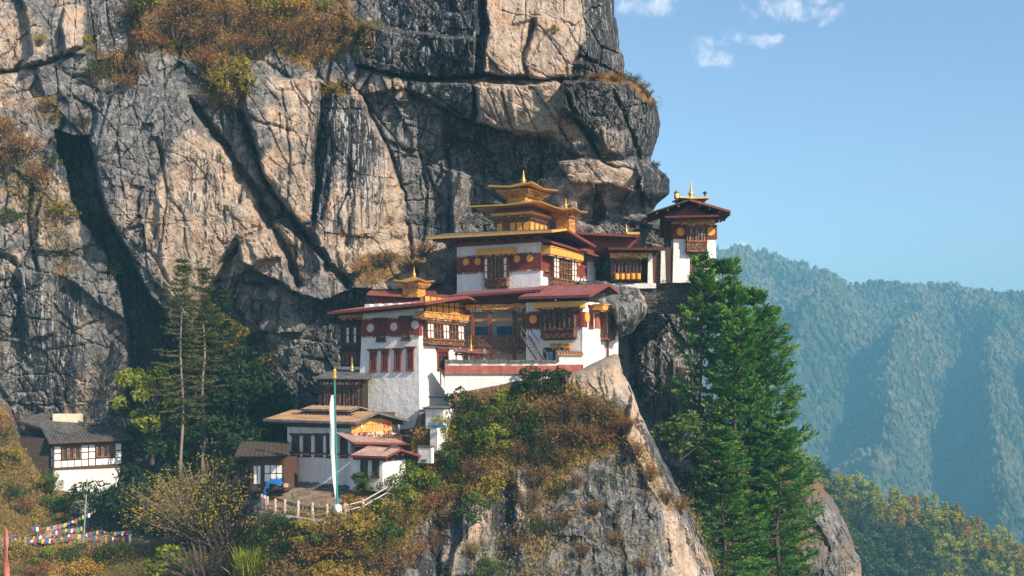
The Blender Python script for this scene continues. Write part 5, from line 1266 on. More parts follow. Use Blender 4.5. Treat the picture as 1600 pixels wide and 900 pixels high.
# tall flag pole with the vertical banner
fb, ft = np.array(P(527, 790, 92.3)), np.array(P(522.7, 590, 92.3))
TP = empty('prayer_flag_pole', tuple(fb), 'tall green pole with long white vertical banner and gold top on the terrace', 'flagpole')
b = MB(); b.tube([fb - (0, 0, .2), ft], .085, 8, r1=.06); b.build('pole', plain('teal_painted_pole', (.03, .20, .17), (.06, .32, .27), 3, .6), TP)
b = MB(); b.lathe(tuple(ft - (0, 0, .05)), [(.19, 0), (.19, .12), (.14, .2), (.15, .62), (.10, .72), (.02, .82)], 10); b.build('gilded_cap', M['gold'], TP)
ban = []
for t in np.linspace(0, 1, 26):
    py = 617 + (783 - 617) * t; wd = (.16 + .33 * sin(pi * min(1, t * 1.15)) ** .8) * (1 - .35 * t) + .04 * sin(t * 17)
    p = fb + (ft - fb) * ((790 - py) / 200.)
    ban.append((p + np.array((-.07, -.02, 0)), p + np.array((-.07 - wd, -.15 - .16 * sin(t * 9 + 1), -.03)), .05 * sin(t * 14)))
M['banner'] = plain('white_banner_cloth', (.55, .54, .56), (.78, .77, .78), 2.2, .9, detail=6, streak=((.36, .37, .42), .7))  # grey streaks paint the shade of folds into the cloth
b = MB(); b.ring([[a, (a + c) / 2 + np.array((0, k * 2, 0)), c, c + np.array((0, .02, 0)), (a + c) / 2 + np.array((0, k * 2 + .02, 0)), a + np.array((0, .02, 0))] for a, c, k in ban]); b.build('banner', M['banner'], TP, smooth=True)
b = MB(); b.ring([[a + np.array((.0, -.035, 0)), a + np.array((.13, -.05, 0)), a + np.array((.13, -.03, 0)), a + np.array((.0, -.015, 0))] for a, c, k in ban]); b.build('green_edge', plain('teal_cloth', (.02, .16, .13), (.04, .25, .20), 2, .9), TP)
# white stone at the pole foot
boulder('whitewashed_stone', [(519, 800, 91.6), (521, 789, 91.6), (528, 787, 91.6), (533, 791, 91.6), (534, 803, 91.6), (526, 808, 91.6)], 'knee high whitewashed stone at the foot of the flag pole', 'stone', .45)
bpy.data.objects['whitewashed_stone'].data.materials[0] = M['white_worn']
b = MB(); pts = [P(459, 775, 95), P(459.5, 792, 94)]; b.tube([P(459, 800, 93.4), P(459, 771, 93.4)], .05, 6, r1=.04); b.lathe(P(459, 778, 93.4), [(.05, 0), (.16, .1), (.14, .3), (.03, .42)], 8)
tag(b.build('lamp_post', plain('green_metal_post', (.05, .12, .10), (.1, .2, .16), 3, .6)), 'short green lamp post standing inside the terrace fence', 'lamp post')
# low whitewashed tanks and huts between tower foot and bushes
def hut(px, Y, x_l, x_r, y0, y1, label, name, cat, roofm='greyroof', slope=.35, o=.25, wm='white_worn', ang=A28):
    K = Bld(px, Y, ang); la, lb = K.a_for(x_l), K.b_for(x_r); r = K.root(name, label, cat, K.z(y1 + 8))
    b = MB(); K.bx(b, 0, la, 0, lb, K.z(y1 + 8), K.z(y0)); b.build('wall', M[wm], r); z_ = K.z(y0) + .1
    roof(r, [K.pt(la + o, -o, z_), K.pt(-o, -o, z_), K.pt(-o, lb + o, z_ + slope), K.pt(la + o, lb + o, z_ + slope)], .07, roofm, rafters=0)
    return r
hut(693, 100.5, 665, 720, 639, 663, 'white washhouse with flat grey roof at the tower foot', 'washhouse', 'hut')
hut(700, 102.5, 674, 722, 621, 640, 'grey roofed hut behind the washhouse under the courtyard wall', 'hut', 'hut', slope=-.2, wm='concrete')
hut(683, 99, 672, 700, 668, 700, 'narrow white pier in front of the washhouse', 'masonry_pier', 'pier', 'concrete', 0., .05)
hut(674, 97.5, 653, 678, 699, 716, 'low white stub wall with stone cap right of the annex', 'masonry_stub', 'pier', 'coping', 0., .08)
b = MB(); p = P(684, 666, 98.3); b.box((p[0], p[1], p[2] + .02), (.62, .3, .09), -.3); tag(b.build('plastic_sheet', plain('bright_blue_sheet', (.015, .10, .38), (.04, .22, .55), 4, .5, bump=.3)), 'blue plastic sheet folded on the pier below the washhouse', 'plastic sheet')
b = MB(); q = [P(640, 690, 100.5), P(668, 700, 99.5)]; b.tube([P(618, 678, 102), P(680, 690, 100.6)], .05); tag(b.build('water_pipe', M['stone']), 'thin pipe running from the house to the tower foot', 'pipe')
# steps and dark passage retaining wall under tower
b = MB(); K = Bld(676, 101.5, A28); K.bx(b, -.3, 3.6, .2, 2.2, K.z(720), K.z(672)); tag(b.build('retaining_wall', M['stone']), 'dark stone retaining wall under the tower corner behind the annex', 'wall')

# ------------------------------------------------------------------ the house on the far left
D = Bld(83, 112, 58., .0); zb, zt = D.z(735), D.z(690); lb, la = D.b_for(190), 4.5
TD = D.root('cliff_house', 'white timber framed house with grey shingle roof under the left cliff', 'house', D.z(790))
b = MB(); D.lean = .0
b.quadbox(D.loop(.4, la, .3, lb - .9, D.z(800)) + D.loop(.05, la, .06, lb - .04, zb - .003)); b.build('base_wall', M['white_worn'], TD)
b = MB(); D.bx(b, 0, la, 0, lb, zb, zt); b.build('wall', M['timber'], TD)
tb = MB(); wp = MB(); fr = D.R
def cell(x0, x1, y0, y1): s0, s1, q0, q1 = fr.rect(x0, x1, y0, y1); wp.fbox(fr, s0, s1, q0, q1, 0, .06)
yb = lambda x: (HOR - 731) / F * 112
k_ = lambda x: 1 - (x - 83) / 107 * .048
def Yp(x, y): return HOR + (y - HOR) * k_(x)
for x0, x1 in ((85, 94.5), (127.5, 137), (139, 148), (180.5, 189)):
    for y0, y1 in ((698, 708), (710, 719), (721, 730.5)): cell(x0, x1, Yp(x0, y0), Yp(x0, y1))
for x0 in (96, 106.5, 117, 150, 160, 170.3): cell(x0, x0 + 9.2, Yp(x0, 721), Yp(x0, 730.5))
wp.build('white_panel', M['white_plain'], TD)
for x0, x1 in ((96.5, 126), (150, 179)):
    for i in range(3):
        a_, c_ = x0 + (x1 - x0) * i / 3, x0 + (x1 - x0) * (i + 1) / 3; window(TD, fr, a_ + .8, c_ - .8, Yp(a_, 699), Yp(a_, 718.5), 1, 1, 'carved', .0, .16)
fl = D.L
for i in range(2):
    s_ = .3 + i * .9; b = MB(); b.fbox(fl, s_, s_ + .7, zb + .3, zb + 1.1, 0, .05); b.fbox(fl, s_, s_ + .7, zb + 1.25, zb + 2.1, 0, .05); b.build('side_panel', M['white_plain'], TD)
dd = MB(); dentils(dd, fr, 0, lb, zt - .16, zt - .003, -.05, .12, .35); dd.build('dentil_row', M['dentil'], TD)
M['shingle'] = plain('grey_wooden_shingle', (.045, .045, .048), (.15, .145, .14), 2.2, .85, dirt=((.24, .22, .19), .62, .1, 5), bump=.15)
o = .8; e0, e1 = D.at(-.9, -o, 691) , D.at(-.9, D.b_for(208, -.9), 685)
e0 = D.at(-.9, D.b_for(76, -.9), 691); back = np.array(D.uL)
g0 = (e0[0] + back[0] * 4.2, e0[1] + back[1] * 4.2, 0); g1 = (e1[0] + back[0] * 4.2, e1[1] + back[1] * 4.2, 0)
g0 = (g0[0], g0[1], (HOR - 668.) / F * g0[1]); g1 = (g1[0], g1[1], (HOR - 666.) / F * g1[1])
roof(TD, [e0, e1, g1, g0], .1, 'shingle', rafters=12, ribs=26, soffit='timber', edge='timber')
h0, h1 = (g0[0] + back[0] * 4, g0[1] + back[1] * 4, g0[2] - 1.2), (g1[0] + back[0] * 4, g1[1] + back[1] * 4, g1[2] - 1.2)
roof(TD, [g0, g1, h1, h0], .1, 'shingle', rafters=0)
r0, r1 = P(26, 657, 116), P(106, 680, 113.5)
roof(TD, [r0, r1, (r1[0] + 1.2, r1[1] + 3.4, r1[2] + .9), (r0[0] + 1.2, r0[1] + 3.4, r0[2] + .7)], .1, 'shingle', 'side_roof', rafters=8, ribs=16, soffit='timber', edge='timber')
b = MB(); D.bx(b, .8, la + 2, -3.6, -.05, zb - 1.5, zt + .3); b.build('side_shed', M['shade_timber'], TD)
b = MB(); p = P(106, 664, 117.5); b.box((p[0], p[1], p[2] + .4), (1.35, .5, .75), .1); tag(b.build('water_tank', plain('cream_tank', (.55, .48, .36), (.7, .63, .5), 2, .8)), 'cream white block of a tank behind the grey shingle roof', 'tank')
# garden pole and prayer flags
g0 = P(130, 846, 105); g1 = P(136.5, 750, 105)
TG = empty('wooden_flag_pole', g0, 'slim pale green pole below the left house holding strings of prayer flags', 'pole'); b = MB(); b.tube([np.array(g0) - (0, 0, .3), g1], .07, 6, r1=.045); b.build('pole', plain('pale_green_pole', (.18, .28, .2), (.3, .4, .3), 3, .8), TG)
FC = [(.05, .11, .30), (.56, .55, .54), (.40, .06, .06), (.05, .18, .08), (.52, .33, .06)]
FM = [plain('flag_' + n_, c, None, 3, .9) for n_, c in zip(('blue', 'white', 'red', 'green', 'yellow'), FC)]
def flags(name, pts, n, label, w_=.26, h_=.36, grp='strings of prayer flags'):
    """a sagging cord with square cloth flags; every cloth a part"""
    pts = [np.array(P(*p)) for p in pts]; seg = np.r_[0, np.cumsum([np.linalg.norm(b_ - a_) for a_, b_ in zip(pts[:-1], pts[1:])])]
    def along(t):
        d = t * seg[-1]; i = min(len(pts) - 2, int(np.searchsorted(seg, d, 'right') - 1)); f = (d - seg[i]) / (seg[i + 1] - seg[i]); return pts[i] + (pts[i + 1] - pts[i]) * f - np.array((0, 0, .5 * 4 * f * (1 - f) * .35))
    r = empty(name, tuple(pts[0]), label, 'prayer flags', grp)
    b = MB(); b.tube([along(t) for t in np.linspace(0, 1, 20)], .015, 4); b.build('cord', M['stone'], r)
    for i in range(n):
        t = (i + .5) / n; wf = random.uniform(.22, .44); p, q = along(t - wf / n), along(t + wf / n); dz = np.array((0, 0, -h_ * random.uniform(.55, 1.1))); sw = np.array((random.uniform(-.06, .06), random.uniform(-.15, .15), 0)); k = np.array((0, .015, 0))
        b = MB(); b.ring([[p, q, q + k, p + k], [p + dz * .5 + sw * .3, q + dz * .5 + sw * .3, q + dz * .5 + sw * .3 + k, p + dz * .5 + sw * .3 + k], [p + dz + sw, q + dz + sw, q + dz + sw + k, p + dz + sw + k]]); b.build('flag', FM[i % 5], r)
flags('prayer_flag_string', [(50, 822, 104), (92, 819, 104), (132, 803, 105), (150, 794, 106)], 19, 'uppermost string of prayer flags, rising from the tin roof to the garden pole')
flags('prayer_flag_string', [(12, 834, 103), (48, 838, 102.5), (94, 826, 103), (134, 820, 104.5)], 26, 'string of prayer flags sagging in front of the tin roofed shelter')
flags('prayer_flag_string', [(16, 838, 102), (58, 842, 101.8), (110, 834, 102.5), (152, 828, 104), (205, 828, 105)], 34, 'longest lowest string of prayer flags along the path to the dark bushes')
flags('prayer_flag_string', [(142, 834, 105.6), (170, 838, 105.8), (206, 834, 106)], 12, 'short string of prayer flags hanging in the shade of the green bushes', .3, .7)
c0 = P(68, 850, 103.6); TT = empty('tin_shelter', c0, 'low shelter with pinkish tin roof beside the path, behind prayer flags', 'shelter')
e0, e1 = P(57, 847, 103), P(83, 842, 103); roof(TT, [e0, e1, (e1[0] + .3, e1[1] + 2.4, e1[2] + 1.1), (e0[0] + .2, e0[1] + 2.4, e0[2] + 1.1)], .07, 'pinkroof', rafters=3, ribs=6, soffit='timber')
b = MB()
for x, y in ((58, 852), (82, 847)): p = P(x, y, 103.2); b.box((p[0], p[1], p[2] + .1), (.06, .06, .45))
b.build('post', M['timber'], TT)
b = MB(); b.tube([P(49, 823, 105.5), P(86, 818, 105.5)], .09, 6); tag(b.build('log', M['bark']), 'long dark log lying above the tin roofed shelter', 'log')
TR = empty('red_banner', P(5, 925, 96), 'tall faded red banner on a thin pole at the left edge', 'banner'); b = MB(); b.tube([P(4, 930, 96), P(8.2, 820, 96)], .05, 6, r1=.03); b.build('pole', M['bark'], TR)
rb = []
for t in np.linspace(0, 1, 14):
    p = np.array(P(8.2 - 3.4 * t, 824 + 92 * t, 96)); wd = .08 + .42 * t ** .6 + .05 * sin(t * 9); rb.append([p, p + (wd * .5, -.1 * sin(t * 8), 0), p + (wd, .08 * sin(t * 11), -.02), p + (wd, .08 * sin(t * 11) + .02, -.02), p + (wd * .5, -.1 * sin(t * 8) + .02, 0), p + (0, .02, 0)])
b = MB(); b.ring(rb); b.build('banner', plain('faded_red_cloth', (.42, .09, .08), (.58, .19, .16), 2, .9), TR, smooth=True)
# ------------------------------------------------------------------ plants
M['leaf_green'] = leaf_mat('mid_green_leaf', (.022, .052, .010), (.12, .19, .032))
M['leaf_dark'] = leaf_mat('dark_green_leaf', (.010, .026, .009), (.045, .082, .022))
M['leaf_olive'] = leaf_mat('olive_yellow_leaf', (.08, .075, .012), (.36, .29, .035), (.50, .34, .04))
M['leaf_bright'] = leaf_mat('bright_yellow_green_leaf', (.07, .11, .012), (.36, .38, .03))
M['leaf_brown'] = leaf_mat('dry_brown_leaf', (.055, .030, .016), (.20, .105, .045), (.30, .20, .08), .2)
M['leaf_rust'] = leaf_mat('rusty_leaf', (.09, .035, .015), (.30, .13, .04), (.36, .22, .07), .25)
M['leaf_gold'] = leaf_mat('golden_autumn_leaf', (.20, .11, .012), (.50, .30, .03), (.58, .36, .05))
M['leaf_straw'] = leaf_mat('straw_coloured_grass', (.10, .07, .03), (.30, .20, .08), (.40, .29, .13), .2)
M['cover'] = leaf_mat('mixed_dry_ground_cover', (.055, .095, .016), (.25, .185, .045), (.46, .30, .085), .25, 0.)
M['needle'] = leaf_mat('pine_needle', (.014, .065, .016), (.08, .21, .028), (.24, .35, .035), .3)
M['leaf_slim'] = leaf_mat('sparse_conifer_needle', (.04, .058, .016), (.17, .18, .045), None, .35)
M['needle_far'] = leaf_mat('pale_pine_needle', (.035, .058, .020), (.11, .145, .045), None, .25)
M['ridge_sun'] = leaf_mat('bright_ridge_leaf', (.14, .17, .02), (.46, .46, .05), (.56, .46, .06), .3)
M['ridge_green'] = leaf_mat('green_ridge_leaf', (.04, .075, .02), (.15, .22, .05), None, .3)
R2 = np.random.default_rng(21)
def rdirs(n, rng):
    v = rng.normal(size=(n, 3)); return v / np.linalg.norm(v, axis=1, keepdims=True)
def leaf_quads(C, size, rng, axis=None, wid=.42, jit=.8):
    """diamond leaves at C; axis = preferred pointing direction"""
    n = len(C); a = rdirs(n, rng)
    if axis is not None: a = axis + jit * a; a /= np.linalg.norm(a, axis=1, keepdims=True)
    b = np.cross(a, rdirs(n, rng)); b /= np.linalg.norm(b, axis=1, keepdims=True) + 1e-9
    s = np.asarray(size).reshape(-1, 1) * np.ones((n, 1))
    V = np.stack([C - a * s * .5, C + b * s * wid * .5, C + a * s * .5, C - b * s * wid * .5], 1).reshape(-1, 3)
    return V
def stem_quads(p, q, r0, r1):
    """thin three-sided sticks from p to q"""
    p, q = np.asarray(p, float), np.asarray(q, float); d = q - p; a = np.cross(d, (0.3, .2, 1.)); a /= np.linalg.norm(a, axis=1, keepdims=True) + 1e-9; b = np.cross(d, a); b /= np.linalg.norm(b, axis=1, keepdims=True) + 1e-9
    V = []
    ang = [0, 2.094, 4.189]
    ring = lambda c, r: np.stack([c + r * (cos(t) * a + sin(t) * b) for t in ang], 1)
    lo, hi = ring(p, r0), ring(q, r1); n = len(p); V = np.concatenate([lo, hi], 1).reshape(-1, 3)
    base = np.arange(n)[:, None] * 6; Q = np.concatenate([base + np.array([[i, (i + 1) % 3, 3 + (i + 1) % 3, 3 + i]]) for i in range(3)], 0)
    return V, Q
def pack(name, parts, mats):
    """parts: list of (V, Q or None for leaf quads, tint per vertex, material slot)"""
    Vs, Qs, T, MI, off = [], [], [], [], 0
    for V, Q, tn, mi in parts:
        if Q is None: Q = np.arange(len(V)).reshape(-1, 4)
        Vs.append(V); Qs.append(Q + off); T.append(np.broadcast_to(tn, (len(V),))); MI.append(np.full(len(Q), mi)); off += len(V)
    return np_mesh(name, np.vstack(Vs), np.vstack(Qs), mats, {'tint': np.concatenate(T)}, mi=np.concatenate(MI))
def leafy(name, seed, clumps=10, per=85, leaf=.10, flat=.8, mat='leaf_green', gap=.5):
    rng = np.random.default_rng(seed); C, T = [], []; st = []
    for k in range(clumps):
        a = rng.uniform(0, 2 * pi); r = rng.uniform(0, .42) ** .8; z = rng.uniform(.22, .86) * (1 - .55 * r)
        c = np.array((r * cos(a), r * sin(a), z)); rad_ = rng.uniform(.13, .26); d = rdirs(per, rng) * (rng.uniform(gap, 1, (per, 1)) ** .5) * rad_ * np.array((1, 1, flat))
        C.append(c + d); T.append(np.clip(rng.uniform(0, .6) + rng.uniform(-.25, .4, per), 0, 1)); st.append(c)
    C = np.vstack(C); T = np.concatenate(T); C[:, 2] = np.maximum(C[:, 2], .0); st = np.array(st)
    sv, sq = stem_quads(np.zeros_like(st) + (0, 0, -.12), st, .022, .008)
    return pack(name, [(leaf_quads(C, leaf * rng.uniform(.6, 1.3, len(C)), rng), None, np.repeat(T, 4), 0), (sv, sq, .3, 1)], [M[mat], M['bark']])
def twiggy(name, seed, stems=46, per=20, leaf=.065, mat='leaf_brown', spread=.75):
    rng = np.random.default_rng(seed); a = rng.uniform(0, 2 * pi, stems); r = np.sqrt(rng.uniform(.02, 1, stems)) * .55 * spread / .75; h_ = rng.uniform(.45, 1, stems) * (1 - .45 * r)
    tip = np.stack([r * np.cos(a), r * np.sin(a), h_], 1); base = tip * np.array((.18, .18, 0)) - (0, 0, .12); mid = (base + tip) * .5 + (0, 0, .10)
    s1, q1 = stem_quads(base, mid, .012, .008); s2, q2 = stem_quads(mid, tip, .008, .003)
    t = rng.uniform(.15, 1.05, (stems, per, 1)); C = (mid[:, None] + (tip - mid)[:, None] * t + rng.normal(size=(stems, per, 3)) * .055).reshape(-1, 3); C[:, 2] = np.maximum(C[:, 2], 0)
    T = np.clip(np.repeat(rng.uniform(0, .8, stems), per) + rng.uniform(-.2, .3, stems * per), 0, 1)
    return pack(name, [(leaf_quads(C, leaf * rng.uniform(.6, 1.4, len(C)), rng), None, np.repeat(T, 4), 0), (s1, q1, .2, 1), (s2, q2, .2, 1)], [M[mat], M['bark']])
def blades(name, seed, n=150, mat='leaf_straw', h_=1., spread=.5, wid=.05):
    rng = np.random.default_rng(seed); b = rng.normal(size=(n, 3)) * (.14, .14, 0); d = np.stack([rng.normal(size=n) * spread * .6, rng.normal(size=n) * spread * .6, rng.uniform(.5, 1, n)], 1)
    L_ = rng.uniform(.5, 1, (n, 1)) * h_; tip = b + d * L_; m = b + d * L_ * .5 + (0, 0, .07); s = np.cross(d, rdirs(n, rng)); s /= np.linalg.norm(s, axis=1, keepdims=True); s *= wid * .5
    V = np.stack([b, m + s, tip, m - s], 1).reshape(-1, 3)
    return pack(name, [(V, None, np.repeat(np.clip(rng.uniform(0, 1, n), 0, 1), 4), 0)], [M[mat]])
TPL = {'round': [leafy('leafy_bush', 31 + i) for i in range(3)], 'twig': [twiggy('twiggy_bush', 41 + i) for i in range(3)], 'tall': [leafy('tall_bush', 51 + i, 13, 80, .085, 1.) for i in range(2)], 'grass': [blades('grass_tuft', 61 + i, 260, wid=.03) for i in range(2)], 'bamboo': [blades('bamboo_clump', 71, 900, 'leaf_bright', 1., .42, .022)]}
def plant(name, kind, loc, w, h, mat, label, cat, group=None, rng=random):
    me = rng.choice(TPL[kind]); o = link_mesh(name, me, None, loc)
    o.scale = (w, w, h); o.rotation_euler = (rng.uniform(-.12, .12), rng.uniform(-.12, .12), rng.uniform(0, 6.28))
    o.material_slots[0].link = 'OBJECT'; o.material_slots[0].material = M[mat]
    return tag(o, label, cat, group)
def on(at, px, py):
    p = at([px], [py])[0]; return (float(p[0]), float(p[1]) - .15, float(p[2]))
def px_m(p): return p[1] / F
# shrubs on the ledges of the wall: (px, py of foot, width px, height px, kind, material)
LEDGE = [(236, 22, 70, 40, 'round', 'leaf_bright'), (205, 42, 50, 40, 'twig', 'leaf_brown'), (272, 62, 90, 60, 'twig', 'leaf_brown'), (232, 80, 66, 34, 'twig', 'leaf_rust'), (318, 78, 70, 60, 'twig', 'leaf_brown'),
 (300, 28, 80, 40, 'twig', 'leaf_brown'), (378, 160, 62, 84, 'round', 'leaf_olive'), (352, 150, 50, 60, 'twig', 'leaf_olive'), (338, 118, 54, 44, 'twig', 'leaf_rust'), (322, 105, 46, 36, 'twig', 'leaf_rust'), (395, 55, 60, 50, 'twig', 'leaf_brown'), (352, 40, 60, 44, 'twig', 'leaf_rust'),
 (420, 30, 70, 44, 'round', 'leaf_olive'), (455, 26, 60, 40, 'twig', 'leaf_gold'), (432, 66, 74, 44, 'twig', 'leaf_rust'), (468, 82, 66, 50, 'twig', 'leaf_brown'), (500, 60, 60, 40, 'twig', 'leaf_brown'), (496, 104, 54, 40, 'twig', 'leaf_brown'), (542, 54, 66, 24, 'twig', 'leaf_rust'),
 (509, 20, 13, 22, 'tall', 'leaf_bright'), (410, 90, 50, 40, 'twig', 'leaf_brown'), (372, 84, 50, 40, 'twig', 'leaf_rust'), (570, 48, 40, 18, 'twig', 'leaf_olive'), (136, 86, 24, 34, 'round', 'leaf_olive'), (148, 132, 40, 36, 'twig', 'leaf_dark'), (215, 122, 44, 34, 'twig', 'leaf_brown'), (196, 140, 36, 30, 'twig', 'leaf_rust'), (162, 118, 40, 34, 'twig', 'leaf_dark'),
 (78, 172, 34, 24, 'twig', 'leaf_gold'), (96, 190, 24, 22, 'round', 'leaf_olive'), (8, 214, 44, 40, 'twig', 'leaf_rust'), (34, 250, 60, 50, 'twig', 'leaf_rust'), (12, 270, 50, 40, 'twig', 'leaf_brown'), (62, 292, 40, 40, 'twig', 'leaf_rust'), (16, 346, 40, 24, 'round', 'leaf_green'), (100, 338, 46, 26, 'round', 'leaf_olive'), (128, 200, 40, 24, 'twig', 'leaf_dark'),
 (88, 260, 18, 26, 'round', 'leaf_green'), (62, 70, 30, 20, 'twig', 'leaf_olive'), (178, 430, 34, 44, 'round', 'leaf_dark'), (150, 370, 34, 40, 'twig', 'leaf_dark'), (205, 480, 40, 40, 'twig', 'leaf_dark'), (345, 250, 12, 10, 'round', 'leaf_bright'), (522, 146, 34, 14, 'round', 'leaf_olive'), (866, 52, 20, 14, 'round', 'leaf_olive'), (420, 575, 46, 30, 'round', 'leaf_olive'), (404, 560, 30, 24, 'round', 'leaf_green'),
 (974, 124, 22, 12, 'twig', 'leaf_dark'), (990, 130, 30, 14, 'twig', 'leaf_dark'), (1004, 140, 26, 16, 'twig', 'leaf_rust'), (1012, 152, 20, 14, 'twig', 'leaf_brown'), (1018, 172, 16, 14, 'twig', 'leaf_rust'), (1024, 262, 20, 12, 'twig', 'leaf_dark'), (1034, 278, 16, 10, 'twig', 'leaf_brown'), (930, 126, 40, 9, 'grass', 'leaf_rust'), (960, 127, 36, 10, 'grass', 'leaf_rust'),
 (660, 398, 60, 22, 'twig', 'leaf_rust'), (600, 415, 60, 24, 'twig', 'leaf_brown'), (560, 428, 44, 24, 'twig', 'leaf_rust'), (640, 420, 50, 20, 'grass', 'leaf_straw')]
LAB = {'leaf_bright': 'bright yellow green', 'leaf_brown': 'dry brown', 'leaf_rust': 'rusty orange', 'leaf_olive': 'olive yellow', 'leaf_gold': 'golden', 'leaf_dark': 'dark green', 'leaf_green': 'mid green', 'leaf_straw': 'straw coloured'}
def region_label(px, py):
    if py < 160 and 180 < px < 600: return 'on the high vegetated ledge of the cliff'
    if px > 850 and py < 300: return 'on the right nose of the cliff against the sky'
    if px > 500: return 'on the grassy rock shelf behind the tower roof'
    if px < 190: return 'growing on the left buttress of the cliff'
    return 'in the dark gully right of the left buttress'
for px, py, w_, h_, kind, mt in LEDGE:
    p = on(cliff_at, px, py); k = px_m(p); kd = {'grass': 'tuft', 'twig': 'twiggy shrub'}.get(kind, 'leafy shrub')
    plant('grass_tuft' if kind == 'grass' else 'shrub', kind, p, w_ * k * .95, h_ * k * 1.1, mt, LAB[mt] + ' ' + kd + ' ' + region_label(px, py), 'grass tuft' if kind == 'grass' else 'shrub', 'shrubs ' + region_label(px, py) + ', ' + LAB[mt])
